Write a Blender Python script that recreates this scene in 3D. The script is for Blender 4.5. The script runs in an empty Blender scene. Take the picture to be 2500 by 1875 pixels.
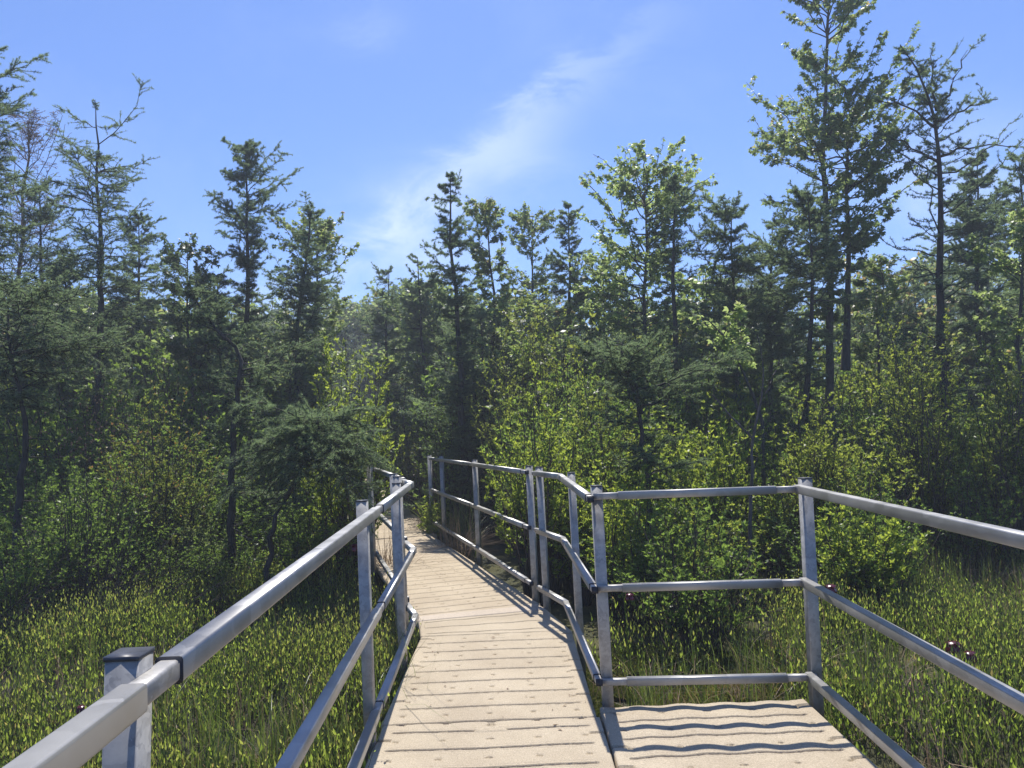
import bpy, math
import numpy as np
from mathutils import Matrix, Vector

TREES=[
{'kind': 'larch', 'trunk': [[-6.99, 10.0, -0.3], [-6.99, 10.0, 1.98], [-6.96, 10.0, 5.04], [-7.03, 10.0, 7.19]], 'prof': [[0.9, 0.41, 0.41], [1.98, 0.36, 0.36], [3.8, 0.72, 0.72], [4.92, 0.54, 0.54], [5.67, 0.54, 0.66], [6.49, 0.48, 0.75], [7.19, 0.12, 0.12]], 'label': 'dark larch at the left edge, only its needled branch tips reaching into view', 'dens': 1.3},
{'kind': 'bare', 'trunk': [[-9.62, 15.0, -0.3], [-9.62, 15.0, 2.19], [-9.62, 15.0, 4.0], [-9.53, 15.0, 6.31], [-9.43, 15.0, 8.09]], 'prof': [[3.09, 0.72, 0.72], [4.0, 0.81, 0.81], [5.38, 0.99, 0.99], [6.77, 0.81, 0.81], [7.99, 0.27, 0.36]], 'label': 'nearly leafless tree with reddish brown twigs behind the larches at far left', 'dens': 1.0, 'name': 'bare_tree'},
{'kind': 'larch', 'trunk': [[-6.5, 12.0, -0.3], [-6.5, 12.0, 1.93], [-6.48, 12.0, 2.34], [-6.43, 12.0, 3.38], [-6.38, 12.0, 4.09], [-6.36, 12.0, 4.79], [-6.39, 12.0, 5.33], [-6.47, 12.0, 5.66], [-6.4, 12.0, 6.09], [-6.43, 12.0, 6.23], [-6.46, 12.0, 6.93]], 'prof': [[0.6, 0.56, 0.56], [2.36, 0.43, 0.43], [3.3, 0.58, 0.65], [3.89, 0.79, 0.94], [4.48, 0.86, 1.01], [4.77, 0.65, 0.83], [5.33, 0.79, 0.79], [5.67, 0.72, 0.79], [6.08, 0.61, 0.72], [6.34, 0.56, 0.68], [6.71, 0.36, 0.25], [6.93, 0.04, 0.04]], 'label': 'tall crooked larch with a bare dark trunk, second tall tree from the left edge', 'dens': 0.85},
{'kind': 'larch', 'trunk': [[-8.52, 14.0, -0.3], [-8.52, 14.0, 2.12], [-8.54, 14.0, 4.16], [-8.58, 14.0, 5.71], [-8.59, 14.0, 6.41]], 'prof': [[0.6, 0.37, 0.37], [2.46, 0.42, 0.42], [3.31, 0.67, 0.67], [4.33, 0.67, 0.67], [5.37, 0.5, 0.59], [6.15, 0.25, 0.42], [6.41, 0.07, 0.07]], 'label': 'bluish green larch standing between the leafless tree and the tall crooked larch', 'dens': 1.0},
{'kind': 'larch', 'trunk': [[-5.16, 8.0, -0.3], [-5.16, 8.0, 0.77], [-5.1, 8.0, 1.27], [-5.05, 8.0, 1.67], [-5.07, 8.0, 1.94], [-5.12, 8.0, 2.13], [-5.2, 8.0, 2.32], [-5.23, 8.0, 2.64], [-5.25, 8.0, 3.13]], 'prof': [[1.96, 0.29, 0.29], [2.11, 0.34, 0.48], [2.35, 0.43, 0.91], [2.64, 0.38, 0.89], [2.94, 0.29, 0.72], [3.23, 0.1, 0.29]], 'label': 'near larch with wide soft boughs hung with brown cones at left edge', 'dens': 1.3, 'cones': 1},
{'kind': 'maple', 'trunk': [[-5.41, 13.0, -0.3], [-5.41, 13.0, 1.98], [-5.43, 13.0, 3.55], [-5.45, 13.0, 4.79]], 'prof': [[2.6, 0.31, 0.31], [3.39, 0.47, 0.47], [4.18, 0.47, 0.47], [4.67, 0.31, 0.31], [4.91, 0.12, 0.16]], 'label': 'small dark maple with a rounded top between two tall larches on the left', 'dens': 1.0, 'dark': 1},
{'kind': 'larch', 'trunk': [[-4.88, 14.0, -0.3], [-4.88, 14.0, 1.97], [-4.84, 14.0, 3.15], [-4.77, 14.0, 4.41], [-4.75, 14.0, 5.23], [-4.74, 14.0, 6.28], [-4.76, 14.0, 7.04]], 'prof': [[0.6, 0.52, 0.52], [3.15, 0.42, 0.42], [4.18, 0.34, 0.34], [4.86, 0.42, 0.34], [5.08, 0.5, 0.29], [5.25, 0.88, 0.59], [5.47, 0.94, 0.55], [5.68, 0.77, 0.66], [5.9, 0.59, 0.69], [6.21, 0.29, 0.59], [6.47, 0.32, 0.42], [6.78, 0.27, 0.21], [6.97, 0.08, 0.1]], 'label': 'straight slim larch with a narrow crown standing against the sky left of the walkway', 'dens': 1.15},
{'kind': 'larch', 'trunk': [[-3.31, 9.0, -0.3], [-3.31, 9.0, 0.61], [-3.31, 9.0, 1.18], [-3.26, 9.0, 1.68], [-3.25, 9.0, 1.96], [-3.2, 9.0, 2.18], [-3.16, 9.0, 2.42], [-3.15, 9.0, 2.58], [-3.38, 9.0, 2.78], [-3.7, 9.0, 3.19], [-3.79, 9.0, 3.45]], 'prof': [[0.9, 0.45, 0.45], [1.27, 0.16, 0.16], [1.65, 0.32, 0.27], [1.97, 0.43, 0.54], [2.24, 0.32, 0.81], [2.51, 0.27, 0.76], [2.79, 0.32, 0.32], [3.19, 0.22, 0.32], [3.47, 0.11, 0.11]], 'label': 'larch with an S-bent trunk leaning left above the shrubs', 'dens': 1.0},
{'kind': 'larch', 'trunk': [[-2.63, 8.2, -0.3], [-2.63, 8.2, 0.46], [-2.56, 8.2, 0.73], [-2.44, 8.2, 0.89], [-2.32, 8.2, 1.06], [-2.16, 8.2, 1.41], [-2.06, 8.2, 1.69]], 'prof': [[1.24, 0.59, 0.74], [1.38, 0.94, 0.81], [1.53, 0.98, 0.74], [1.65, 0.74, 0.59], [1.72, 0.2, 0.25]], 'label': 'low spreading larch with dense drooping needles leaning over the left railing', 'dens': 1.7, 'soft': 1},
{'kind': 'larch', 'trunk': [[-3.65, 13.0, -0.3], [-3.65, 13.0, 2.22], [-3.62, 13.0, 3.21], [-3.59, 13.0, 3.59], [-3.5, 13.0, 4.35], [-3.33, 13.0, 4.81], [-3.32, 13.0, 5.47]], 'prof': [[0.6, 0.39, 0.39], [2.45, 0.47, 0.47], [3.16, 0.7, 0.7], [3.87, 0.62, 0.7], [4.42, 0.62, 0.39], [4.9, 0.35, 0.39], [5.14, 0.27, 0.51], [5.3, 0.2, 0.31], [5.47, 0.03, 0.03]], 'label': 'pointed larch growing in front of a rounded maple left of the walkway', 'dens': 1.0},
{'kind': 'maple', 'trunk': [[-3.72, 14.5, -0.3], [-3.72, 14.5, 2.11], [-3.69, 14.5, 3.69], [-3.57, 14.5, 4.93], [-3.55, 14.5, 5.64]], 'prof': [[2.98, 0.7, 0.52], [3.69, 0.78, 0.61], [4.22, 0.87, 0.74], [4.66, 0.96, 0.77], [5.11, 0.78, 0.35], [5.37, 0.61, 0.22], [5.64, 0.17, 0.13]], 'label': 'rounded maple behind the pointed larch, its right side bordering the sky gap', 'dens': 1.0},
{'kind': 'larch', 'trunk': [[-1.91, 17.0, -0.3], [-1.91, 17.0, 2.32], [-1.93, 17.0, 3.35], [-1.96, 17.0, 4.59], [-1.99, 17.0, 5.48]], 'prof': [[0.6, 0.34, 0.34], [3.14, 0.51, 0.41], [3.97, 0.61, 0.41], [4.59, 0.46, 0.36], [5.22, 0.31, 0.2], [5.5, 0.05, 0.05]], 'label': 'small hazy larch just left of the dark larch at the walkway bend', 'dens': 1.0},
{'kind': 'larch', 'trunk': [[-2.94, 18.0, -0.3], [-2.94, 18.0, 2.62], [-2.9, 18.0, 3.93], [-2.79, 18.0, 5.42]], 'prof': [[0.6, 0.36, 0.36], [3.06, 0.54, 0.43], [3.93, 0.65, 0.54], [4.7, 0.49, 0.43], [5.13, 0.38, 0.32], [5.42, 0.05, 0.05]], 'label': 'short greyish larch at the foot of the sky gap', 'dens': 1.0},
{'kind': 'larch', 'trunk': [[-0.87, 13.0, -0.3], [-0.87, 13.0, 2.06], [-0.85, 13.0, 3.06], [-0.88, 13.0, 3.57], [-0.91, 13.0, 4.08], [-0.95, 13.0, 4.66], [-0.95, 13.0, 5.28], [-0.91, 13.0, 5.92]], 'prof': [[0.6, 0.3, 0.3], [2.42, 0.31, 0.31], [3.04, 0.31, 0.31], [3.68, 0.31, 0.47], [4.16, 0.35, 0.47], [4.6, 0.43, 0.43], [4.96, 0.55, 0.35], [5.44, 0.3, 0.27], [5.68, 0.14, 0.16], [5.92, 0.02, 0.02]], 'label': 'slender dark larch rising right behind the end of the walkway', 'dens': 1.1},
{'kind': 'maple', 'trunk': [[-0.38, 15.0, -0.3], [-0.38, 15.0, 1.99], [-0.32, 15.0, 3.44], [-0.29, 15.0, 4.17], [-0.29, 15.0, 5.09], [-0.42, 15.0, 5.93]], 'prof': [[3.08, 0.36, 0.36], [3.62, 0.54, 0.45], [4.08, 0.54, 0.36], [4.72, 0.36, 0.32], [5.28, 0.54, 0.27], [5.7, 0.54, 0.23], [5.93, 0.09, 0.07]], 'label': 'slim light green maple close behind the slender dark larch at the bend', 'dens': 1.0},
{'kind': 'maple', 'trunk': [[0.43, 17.0, -0.3], [0.43, 17.0, 2.02], [0.51, 17.0, 3.87], [0.61, 17.0, 6.26]], 'prof': [[3.25, 0.61, 0.61], [4.08, 0.61, 0.61], [4.91, 0.61, 0.61], [5.53, 0.56, 0.51], [6.05, 0.46, 0.61], [6.29, 0.31, 0.31]], 'label': 'distant maple with yellowish top between the slim maple and the broad bright maple', 'dens': 1.0},
{'kind': 'maple', 'trunk': [[2.27, 13.5, -0.3], [2.27, 13.5, 1.67], [2.38, 13.5, 3.79], [2.52, 13.5, 4.95], [2.49, 13.5, 5.91]], 'prof': [[2.81, 0.81, 0.73], [3.46, 1.22, 0.89], [4.12, 1.38, 1.05], [4.78, 1.38, 1.05], [5.45, 1.3, 1.05], [5.79, 0.81, 1.3], [5.87, 0.69, 1.22], [5.96, 0.32, 0.24]], 'label': 'broad bright green maple with upswept twigs above the platform', 'dens': 1.3, 'bright': 1},
{'kind': 'larch', 'trunk': [[2.69, 12.5, -0.3], [2.69, 12.5, 2.69], [2.72, 12.5, 3.69], [2.73, 12.5, 4.01], [2.73, 12.5, 4.62], [2.76, 12.5, 5.04], [2.8, 12.5, 5.57]], 'prof': [[0.6, 0.25, 0.25], [3.15, 0.45, 0.45], [3.91, 0.38, 0.45], [4.37, 0.45, 0.45], [4.91, 0.45, 0.45], [5.29, 0.23, 0.26], [5.57, 0.05, 0.04]], 'label': 'thin dark larch standing in front of the broad bright maple', 'dens': 0.7},
{'kind': 'larch', 'trunk': [[3.52, 12.0, -0.3], [3.52, 12.0, 2.6], [3.46, 12.0, 3.48], [3.56, 12.0, 4.07], [3.58, 12.0, 4.88]], 'prof': [[0.6, 0.4, 0.4], [2.32, 0.58, 0.43], [3.04, 0.72, 0.58], [3.77, 0.72, 0.5], [4.36, 0.58, 0.43], [4.73, 0.36, 0.29], [4.92, 0.06, 0.06]], 'label': 'bushy grey green larch between the broad maple and the tallest maple', 'dens': 1.2},
{'kind': 'maple', 'trunk': [[5.34, 13.0, -0.3], [5.34, 13.0, 1.69], [5.44, 13.0, 3.15], [5.49, 13.0, 4.21], [5.5, 13.0, 4.64], [5.45, 13.0, 5.29], [5.56, 13.0, 6.59], [5.66, 13.0, 7.67], [5.81, 13.0, 8.77], [5.91, 13.0, 9.52]], 'prof': [[3.1, 0.31, 0.31], [3.82, 0.47, 0.47], [4.21, 0.16, 1.05], [4.61, 0.39, 1.21], [5.02, 1.17, 1.29], [5.3, 1.33, 1.13], [5.54, 0.98, 1.33], [5.95, 1.33, 1.56], [6.31, 1.44, 1.33], [6.88, 1.37, 0.86], [7.37, 0.59, 1.21], [7.78, 0.55, 0.9], [8.11, 1.29, 0.98], [8.44, 1.29, 1.04], [8.77, 0.78, 1.04], [9.02, 0.7, 0.7], [9.52, 0.16, 0.16]], 'label': 'tallest tree, a red maple whose top runs out of the picture', 'dens': 1.25, 'extra': [[[5.63, 13.0, 2.31], [5.75, 13.0, 3.57], [5.85, 13.0, 4.68], [5.97, 13.0, 6.62]]]},
{'kind': 'larch', 'trunk': [[6.43, 11.5, -0.3], [6.43, 11.5, 2.16], [6.48, 11.5, 2.97], [6.52, 11.5, 4.02], [6.6, 11.5, 4.77], [6.64, 11.5, 5.54], [6.64, 11.5, 6.12], [6.41, 11.5, 6.63], [6.16, 11.5, 7.18]], 'prof': [[0.6, 0.61, 0.61], [2.99, 0.62, 0.62], [3.48, 0.9, 1.04], [4.04, 0.97, 0.97], [4.61, 1.04, 0.97], [5.0, 1.04, 1.1], [5.32, 0.62, 0.97], [5.54, 0.69, 0.72], [5.9, 0.48, 0.55], [6.19, 0.41, 0.41], [6.56, 0.31, 0.35], [6.86, 0.17, 0.21], [7.18, 0.02, 0.02]], 'label': 'sparse fork-topped larch with open knobbly branches right of the tallest maple', 'dens': 0.75, 'sparse': 1, 'extra': [[[6.64, 11.5, 6.12], [6.93, 11.5, 6.54], [7.18, 11.5, 7.05]], [[6.65, 11.5, 5.96], [7.12, 11.5, 6.18], [7.58, 11.5, 6.26]], [[6.64, 11.5, 5.84], [6.21, 11.5, 6.22], [5.78, 11.5, 6.31]], [[6.63, 11.5, 5.41], [7.17, 11.5, 5.57], [7.73, 11.5, 5.51]], [[6.62, 11.5, 5.32], [6.26, 11.5, 5.57], [5.92, 11.5, 5.71]], [[6.64, 11.5, 6.13], [6.62, 11.5, 6.55], [6.61, 11.5, 6.99]]]},
{'kind': 'larch', 'trunk': [[4.16, 11.0, -0.3], [4.16, 11.0, 1.55], [4.24, 11.0, 2.38], [4.34, 11.0, 2.92], [4.39, 11.0, 3.45], [4.4, 11.0, 4.08], [4.4, 11.0, 4.79]], 'prof': [[0.6, 0.43, 0.43], [2.27, 0.4, 0.33], [2.73, 0.59, 0.53], [3.2, 0.79, 0.73], [3.67, 0.73, 0.66], [4.08, 0.59, 0.4], [4.55, 0.26, 0.26], [4.79, 0.04, 0.04]], 'label': 'feathery larch standing directly in front of the tallest maple', 'dens': 1.1},
{'kind': 'larch', 'trunk': [[1.26, 7.8, -0.3], [1.26, 7.8, 0.33], [1.32, 7.8, 0.69], [1.33, 7.8, 0.91], [1.31, 7.8, 1.13], [1.29, 7.8, 1.36], [1.3, 7.8, 1.63], [1.27, 7.8, 1.83], [1.12, 7.8, 2.01], [0.99, 7.8, 2.17], [0.77, 7.8, 2.28]], 'prof': [[0.95, 0.19, 0.37], [1.13, 0.23, 0.52], [1.41, 0.28, 0.42], [1.65, 0.42, 0.84], [1.79, 0.28, 0.89], [1.98, 0.23, 0.7], [2.18, 0.19, 0.42], [2.28, 0.09, 0.14]], 'label': 'small larch with a hooked trunk close behind the platform railing', 'dens': 1.2, 'extra': [[[1.3, 7.8, 1.63], [1.24, 7.8, 1.93], [1.15, 7.8, 2.12], [1.14, 7.8, 2.36]]]},
{'kind': 'maple', 'trunk': [[2.88, 9.0, -0.3], [2.88, 9.0, 1.02], [2.88, 9.0, 1.78], [2.59, 9.0, 2.47], [2.33, 9.0, 2.72]], 'prof': [[2.11, 0.05, 0.11], [2.33, 0.11, 0.27], [2.55, 0.22, 0.27], [2.72, 0.16, 0.22]], 'label': 'young maple sapling with a spray of glowing yellow green leaves behind the forked bare stem', 'dens': 0.6, 'bright': 1, 'name': 'maple_sapling'},
{'kind': 'maple', 'trunk': [[7.23, 11.0, -0.3], [7.23, 11.0, 2.08], [7.38, 11.0, 3.41], [7.54, 11.0, 4.56]], 'prof': [[2.21, 0.4, 0.33], [2.75, 0.53, 0.33], [3.28, 0.73, 0.33], [3.62, 0.59, 0.33], [3.95, 0.4, 0.26], [4.29, 0.2, 0.2]], 'label': 'yellowish maple at the right edge above the tall shrubs', 'dens': 1.0, 'bright': 1},
{'kind': 'larch', 'trunk': [[9.12, 15.0, -0.3], [9.12, 15.0, 3.23], [9.27, 15.0, 5.07], [9.39, 15.0, 6.64]], 'prof': [[0.6, 0.45, 0.45], [3.42, 0.72, 0.72], [4.15, 0.81, 0.72], [4.88, 0.72, 0.72], [5.53, 0.54, 0.54], [6.18, 0.36, 0.36], [6.64, 0.05, 0.05]], 'label': 'soft dark larch filling in behind the sparse fork-topped larch', 'dens': 1.3},
{'kind': 'larch', 'trunk': [[8.57, 12.5, -0.3], [8.57, 12.5, 3.67], [8.53, 12.5, 4.59], [8.51, 12.5, 5.68]], 'prof': [[0.6, 0.33, 0.33], [3.98, 0.6, 0.38], [4.59, 0.6, 0.3], [5.06, 0.53, 0.3], [5.37, 0.3, 0.23], [5.68, 0.08, 0.08]], 'label': 'larch at the right edge sending thin level branches into view', 'dens': 1.0},
{'kind': 'larch', 'trunk': [[-7.26, 15.0, -0.3], [-7.26, 15.0, 2.27], [-7.27, 15.0, 4.46], [-7.24, 15.0, 6.03]], 'prof': [[0.6, 0.35, 0.35], [3.0, 0.63, 0.63], [4.09, 0.63, 0.63], [5.01, 0.54, 0.54], [5.65, 0.36, 0.41], [6.03, 0.05, 0.05]], 'label': 'full green larch filling the space right of the tall crooked larch', 'dens': 1.2},
{'kind': 'larch', 'trunk': [[-7.56, 13.0, -0.3], [-7.56, 13.0, 2.06], [-7.58, 13.0, 3.48], [-7.54, 13.0, 4.75]], 'prof': [[0.6, 0.34, 0.34], [2.38, 0.55, 0.55], [3.0, 0.62, 0.62], [3.8, 0.59, 0.55], [4.43, 0.35, 0.35], [4.75, 0.05, 0.05]], 'label': 'short bushy larch at the left foot of the tall crooked larch', 'dens': 1.2},
{'kind': 'larch', 'trunk': [[-5.17, 13.5, -0.3], [-5.17, 13.5, 1.98], [-5.1, 13.5, 3.28], [-5.13, 13.5, 4.43]], 'prof': [[0.6, 0.36, 0.36], [2.62, 0.65, 0.65], [3.44, 0.61, 0.61], [4.1, 0.36, 0.36], [4.43, 0.05, 0.05]], 'label': 'short bushy larch half hidden by the S-bent larch', 'dens': 1.2},
{'kind': 'larch', 'trunk': [[1.07, 15.0, -0.3], [1.07, 15.0, 2.11], [1.23, 15.0, 4.47], [1.26, 15.0, 5.91]], 'prof': [[0.6, 0.32, 0.32], [3.02, 0.54, 0.54], [3.92, 0.59, 0.59], [4.84, 0.45, 0.45], [5.49, 0.32, 0.32], [5.91, 0.05, 0.05]], 'label': 'narrow grey green larch at the left edge of the broad bright maple', 'dens': 1.1},
{'kind': 'maple', 'trunk': [[1.67, 14.5, -0.3], [1.67, 14.5, 1.89], [1.74, 14.5, 3.47], [1.85, 14.5, 4.7]], 'prof': [[2.94, 0.61, 0.61], [3.64, 0.7, 0.7], [4.26, 0.61, 0.61], [4.7, 0.35, 0.44]], 'label': 'low leafy maple under the left side of the broad bright maple', 'dens': 1.0, 'bright': 1},
{'kind': 'larch', 'trunk': [[4.14, 12.5, -0.3], [4.14, 12.5, 1.88], [4.28, 12.5, 3.54], [4.38, 12.5, 4.76]], 'prof': [[0.6, 0.33, 0.33], [2.4, 0.53, 0.45], [3.08, 0.6, 0.53], [3.84, 0.53, 0.45], [4.46, 0.34, 0.3], [4.76, 0.04, 0.04]], 'label': 'dense larch wedged between the bushy grey green larch and the feathery larch', 'dens': 1.2},
{'kind': 'maple', 'trunk': [[6.63, 14.0, -0.3], [6.63, 14.0, 1.84], [6.75, 14.0, 3.19], [6.87, 14.0, 4.3]], 'prof': [[2.51, 0.5, 0.5], [3.19, 0.63, 0.59], [3.79, 0.59, 0.5], [4.3, 0.34, 0.34]], 'label': 'small maple between the tallest maple and the sparse fork-topped larch', 'dens': 1.0}]
FORK=[[[2.214, 7.5, 0.264], [2.265, 7.5, 0.823], [2.295, 7.5, 1.178], [2.309, 7.5, 1.338]], [[2.309, 7.5, 1.338], [2.162, 7.5, 1.515], [1.939, 7.5, 1.785]], [[2.309, 7.5, 1.338], [2.395, 7.5, 1.577], [2.45, 7.5, 1.805], [2.464, 7.5, 2.035], [2.436, 7.5, 2.254], [2.411, 7.5, 2.359]], [[2.445, 7.5, 1.728], [2.481, 7.5, 1.803], [2.564, 7.5, 1.976], [2.647, 7.5, 2.154]]]
SHRUBS=[
['broad dome of small yellowish leaves behind the bend of the walkway', 0.22, 12, 3.68, 0.94, 'y'],
['bright green shrub spilling over the far right railing', 0.21, 8.2, 2.2, 0.55, 'b'],
['lime green shrub glowing above the low spreading larch', -2.0, 9.3, 2.68, 0.67, 'b'],
['wide shrub with reddish leaf tips left of the S-bent larch', -4.43, 9.5, 2.45, 0.86, 'r'],
['dark tangled shrub with slanting bare stems at the left meadow edge', -4.51, 8, 1.73, 0.82, 'd'],
['tall yellow green shrub beneath the sparse fork-topped larch', 4.72, 9.1, 2.94, 0.82, 'y'],
['tall olive shrub running out of the picture at the right edge', 5.68, 8.9, 2.82, 0.69, 'y'],
['broad-leaved bright shrub between the hooked larch and the forked bare stem', 2.23, 8.6, 1.98, 0.57, 'b'],
['yellowish slender shrub just right of the forked bare stem', 3.17, 8.3, 1.93, 0.47, 'y'],
['light green knee-high shrub right behind the platform corner post', 3.01, 6.9, 1.05, 0.48, 'b'],
['tall green shrub left of the hooked larch', 1.08, 9.2, 2.49, 0.61, 'y'],
['dark low shrub behind the back rail of the platform', 1.35, 6.25, 1.09, 0.62, 'd'],
['low shrub with pale shining leaves at the meadow edge below the S-bent larch', -3.81, 9.3, 0.92, 0.39, 'p'],
['dark shrub under the low spreading larch beside the left railing', -2.29, 8.6, 1.04, 0.62, 'd'],
['dense dark green shrub above the right platform rail', 4.96, 8.6, 1.25, 0.72, 'd'],
['leafy shrub squeezed behind the kinked right railing', 0.61, 7.9, 1.18, 0.28, 'b'],
['dark upright shrub between the dome of yellowish leaves and the walkway end', -1.16, 13.6, 2.52, 0.57, 'd'],
['brownish shrub closing the view right of the distant boardwalk', -1.84, 15, 1.95, 0.45, 'r'],
['small lime shrub beside the end of the far right railing', -1.25, 12.2, 0.75, 0.29, 'b']]


scene = bpy.context.scene
COL = scene.collection
HAZE = .0034
GZ = -0.30                     # bog surface
PI = math.pi

# ------------------------------------------------------------------ mesh helpers
class G:
    """collects polygons, builds ONE mesh object"""
    def __init__(s): s.V=[]; s.F=[]; s.T=[]; s.n=0
    def add(s, V, F, tint=None):
        V=np.asarray(V,float).reshape(-1,3); F=np.asarray(F,np.int64)
        s.V.append(V); s.F.append(F+s.n)
        s.T.append(np.full(len(V),.5) if tint is None else np.asarray(tint,float).reshape(-1)); s.n+=len(V)
    def arrays(s):
        return np.concatenate(s.V), s.F, np.concatenate(s.T)
    def addG(s, o, M=None, off=(0,0,0), dt=0.0):
        V=np.concatenate(o.V); 
        if M is not None: V=V@np.asarray(M).T
        V=V+np.asarray(off); s.V.append(V)
        for f in o.F: s.F.append(f+s.n)
        s.T.append(np.clip(np.concatenate(o.T)+dt,0,1)); s.n+=len(V)
    def build(s, name, mat, parent=None, smooth=False, loc=None):
        V=np.concatenate(s.V); 
        if loc is not None: V=V-np.asarray(loc,float)
        me=bpy.data.meshes.new(name)
        me.vertices.add(len(V)); me.vertices.foreach_set('co',V.astype(np.float32).ravel())
        loops=np.concatenate([f.ravel() for f in s.F]); tot=np.concatenate([np.full(len(f),f.shape[1]) for f in s.F])
        st=np.concatenate([[0],np.cumsum(tot)[:-1]])
        me.loops.add(len(loops)); me.loops.foreach_set('vertex_index',loops.astype(np.int32))
        me.polygons.add(len(tot)); me.polygons.foreach_set('loop_start',st.astype(np.int32))
        if smooth: me.polygons.foreach_set('use_smooth',np.ones(len(tot),bool))
        me.update(calc_edges=True)
        a=me.attributes.new('tint','FLOAT','POINT'); a.data.foreach_set('value',np.concatenate(s.T).astype(np.float32))
        me.materials.append(mat)
        o=bpy.data.objects.new(name,me); COL.objects.link(o)
        if parent is not None: o.parent=parent
        if loc is not None: o.location=loc
        return o

def tag(o,label=None,cat=None,group=None,kind=None):
    if label: o['label']=label
    if cat: o['category']=cat
    if group: o['group']=group
    if kind: o['kind']=kind
    return o
def empty(name,loc,label,cat,group=None):
    o=bpy.data.objects.new(name,None); COL.objects.link(o); o.location=loc; o.empty_display_size=.2
    return tag(o,label,cat,group)

def nz(a): return a/np.maximum(np.linalg.norm(a,axis=-1,keepdims=True),1e-9)
def tubes(g,P,R,k=4,tint=None):
    P=np.asarray(P,float); R=np.asarray(R,float); B,n,_=P.shape
    if B==0: return
    T=nz(np.gradient(P,axis=1)); ref=np.where(np.abs(T[...,2:3])>.9,np.array([1.,0,0]),np.array([0,0,1.]))
    a=nz(np.cross(T,ref)); b=np.cross(T,a); th=np.arange(k)*2*PI/k
    V=P[:,:,None,:]+R[:,:,None,None]*(a[:,:,None,:]*np.cos(th)[None,None,:,None]+b[:,:,None,:]*np.sin(th)[None,None,:,None])
    i=np.arange(B*n*k).reshape(B,n,k); j=np.roll(i,-1,axis=2)
    F=np.stack([i[:,:-1],j[:,:-1],j[:,1:],i[:,1:]],-1).reshape(-1,4)
    t=None if tint is None else np.repeat(tint,n*k)
    g.add(V,F,t)
def leaves(g,P,D,N,L,W,fold,tint):
    D=nz(D); S=nz(np.cross(D,N)); N=np.cross(S,D); L=np.broadcast_to(L,(len(P),))[:,None]; W=np.broadcast_to(W,(len(P),))[:,None]
    m=P+D*L*.42; up=N*W*fold
    V=np.stack([P,m+S*W*.5+up,P+D*L-N*L*.12,m-S*W*.5+up],1)
    g.add(V,np.arange(len(P)*4).reshape(-1,4),np.repeat(tint,4))
def maple_leaves(g,P,D,N,L,tint):
    D=nz(D); S=nz(np.cross(D,N)); N=np.cross(S,D)
    for a,l in ((0,1.),(.95,.8),(-.95,.8)):
        d=D*math.cos(a)+S*math.sin(a)
        leaves(g,P,d,N,L*l,L*l*.5,-.05,tint)
def needles(g,P,D,L,w,tint):
    D=nz(D); S=nz(np.cross(D,np.array([.31,.27,.91]))); L=np.asarray(L)[:,None]
    V=np.stack([P-S*w*.5,P+S*w*.5,P+D*L],1)
    g.add(V,np.arange(len(P)*3).reshape(-1,3),np.repeat(tint,3))
def rsph(r,n): return nz(r.normal(size=(n,3)))

# ------------------------------------------------------------------ materials
def newmat(name):
    m=bpy.data.materials.new(name); m.use_nodes=True; nt=m.node_tree; nt.nodes.clear()
    return m,nt,nt.nodes.new('ShaderNodeOutputMaterial')
def N(nt,t,**kw):
    n=nt.nodes.new(t)
    for k,v in kw.items():
        if hasattr(n,k): setattr(n,k,v)
        else: n.inputs[k].default_value=v
    return n
def ramp(nt,stops):
    n=nt.nodes.new('ShaderNodeValToRGB'); e=n.color_ramp.elements
    while len(e)<len(stops): e.new(.5)
    for x,(p,c) in zip(e,stops): x.position=p; x.color=(*c,1)
    return n
def leaf_mat(name,stops,tstops,tf=.45,rough=.42,spec=.45):
    m,nt,out=newmat(name); L=nt.links.new
    at=N(nt,'ShaderNodeAttribute',attribute_name='tint')
    c=ramp(nt,stops); t=ramp(nt,tstops); L(at.outputs['Fac'],c.inputs[0]); L(at.outputs['Fac'],t.inputs[0])
    p=N(nt,'ShaderNodeBsdfPrincipled',Roughness=rough); p.inputs['Specular IOR Level'].default_value=spec; L(c.outputs[0],p.inputs['Base Color'])
    tr=N(nt,'ShaderNodeBsdfTranslucent'); L(t.outputs[0],tr.inputs[0])
    mx=N(nt,'ShaderNodeMixShader'); mx.inputs[0].default_value=tf
    L(p.outputs[0],mx.inputs[1]); L(tr.outputs[0],mx.inputs[2]); L(mx.outputs[0],out.inputs[0]); return m
def bark_mat(name,c1,c2,scale=18):
    m,nt,out=newmat(name); L=nt.links.new
    tc=N(nt,'ShaderNodeTexCoord'); mp=N(nt,'ShaderNodeMapping'); mp.inputs['Scale'].default_value=(1,1,.35); L(tc.outputs['Object'],mp.inputs[0])
    n=N(nt,'ShaderNodeTexNoise',Scale=scale,Detail=6.0,Roughness=.65); L(mp.outputs[0],n.inputs['Vector'])
    r=ramp(nt,[(.3,c1),(.7,c2)]); L(n.outputs[0],r.inputs[0])
    p=N(nt,'ShaderNodeBsdfPrincipled',Roughness=.9); p.inputs['Specular IOR Level'].default_value=.2
    b=N(nt,'ShaderNodeBump',Strength=.6,Distance=.02); L(n.outputs[0],b.inputs['Height']); L(b.outputs[0],p.inputs['Normal'])
    L(r.outputs[0],p.inputs['Base Color']); L(p.outputs[0],out.inputs[0]); return m
M={}
M['larch']=leaf_mat('larch_needles',[(0,(.060,.100,.066)),(.6,(.098,.150,.095)),(1,(.12,.175,.105))],[(0,(.15,.24,.11)),(1,(.37,.47,.20))],.5,.5,.4)
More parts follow.
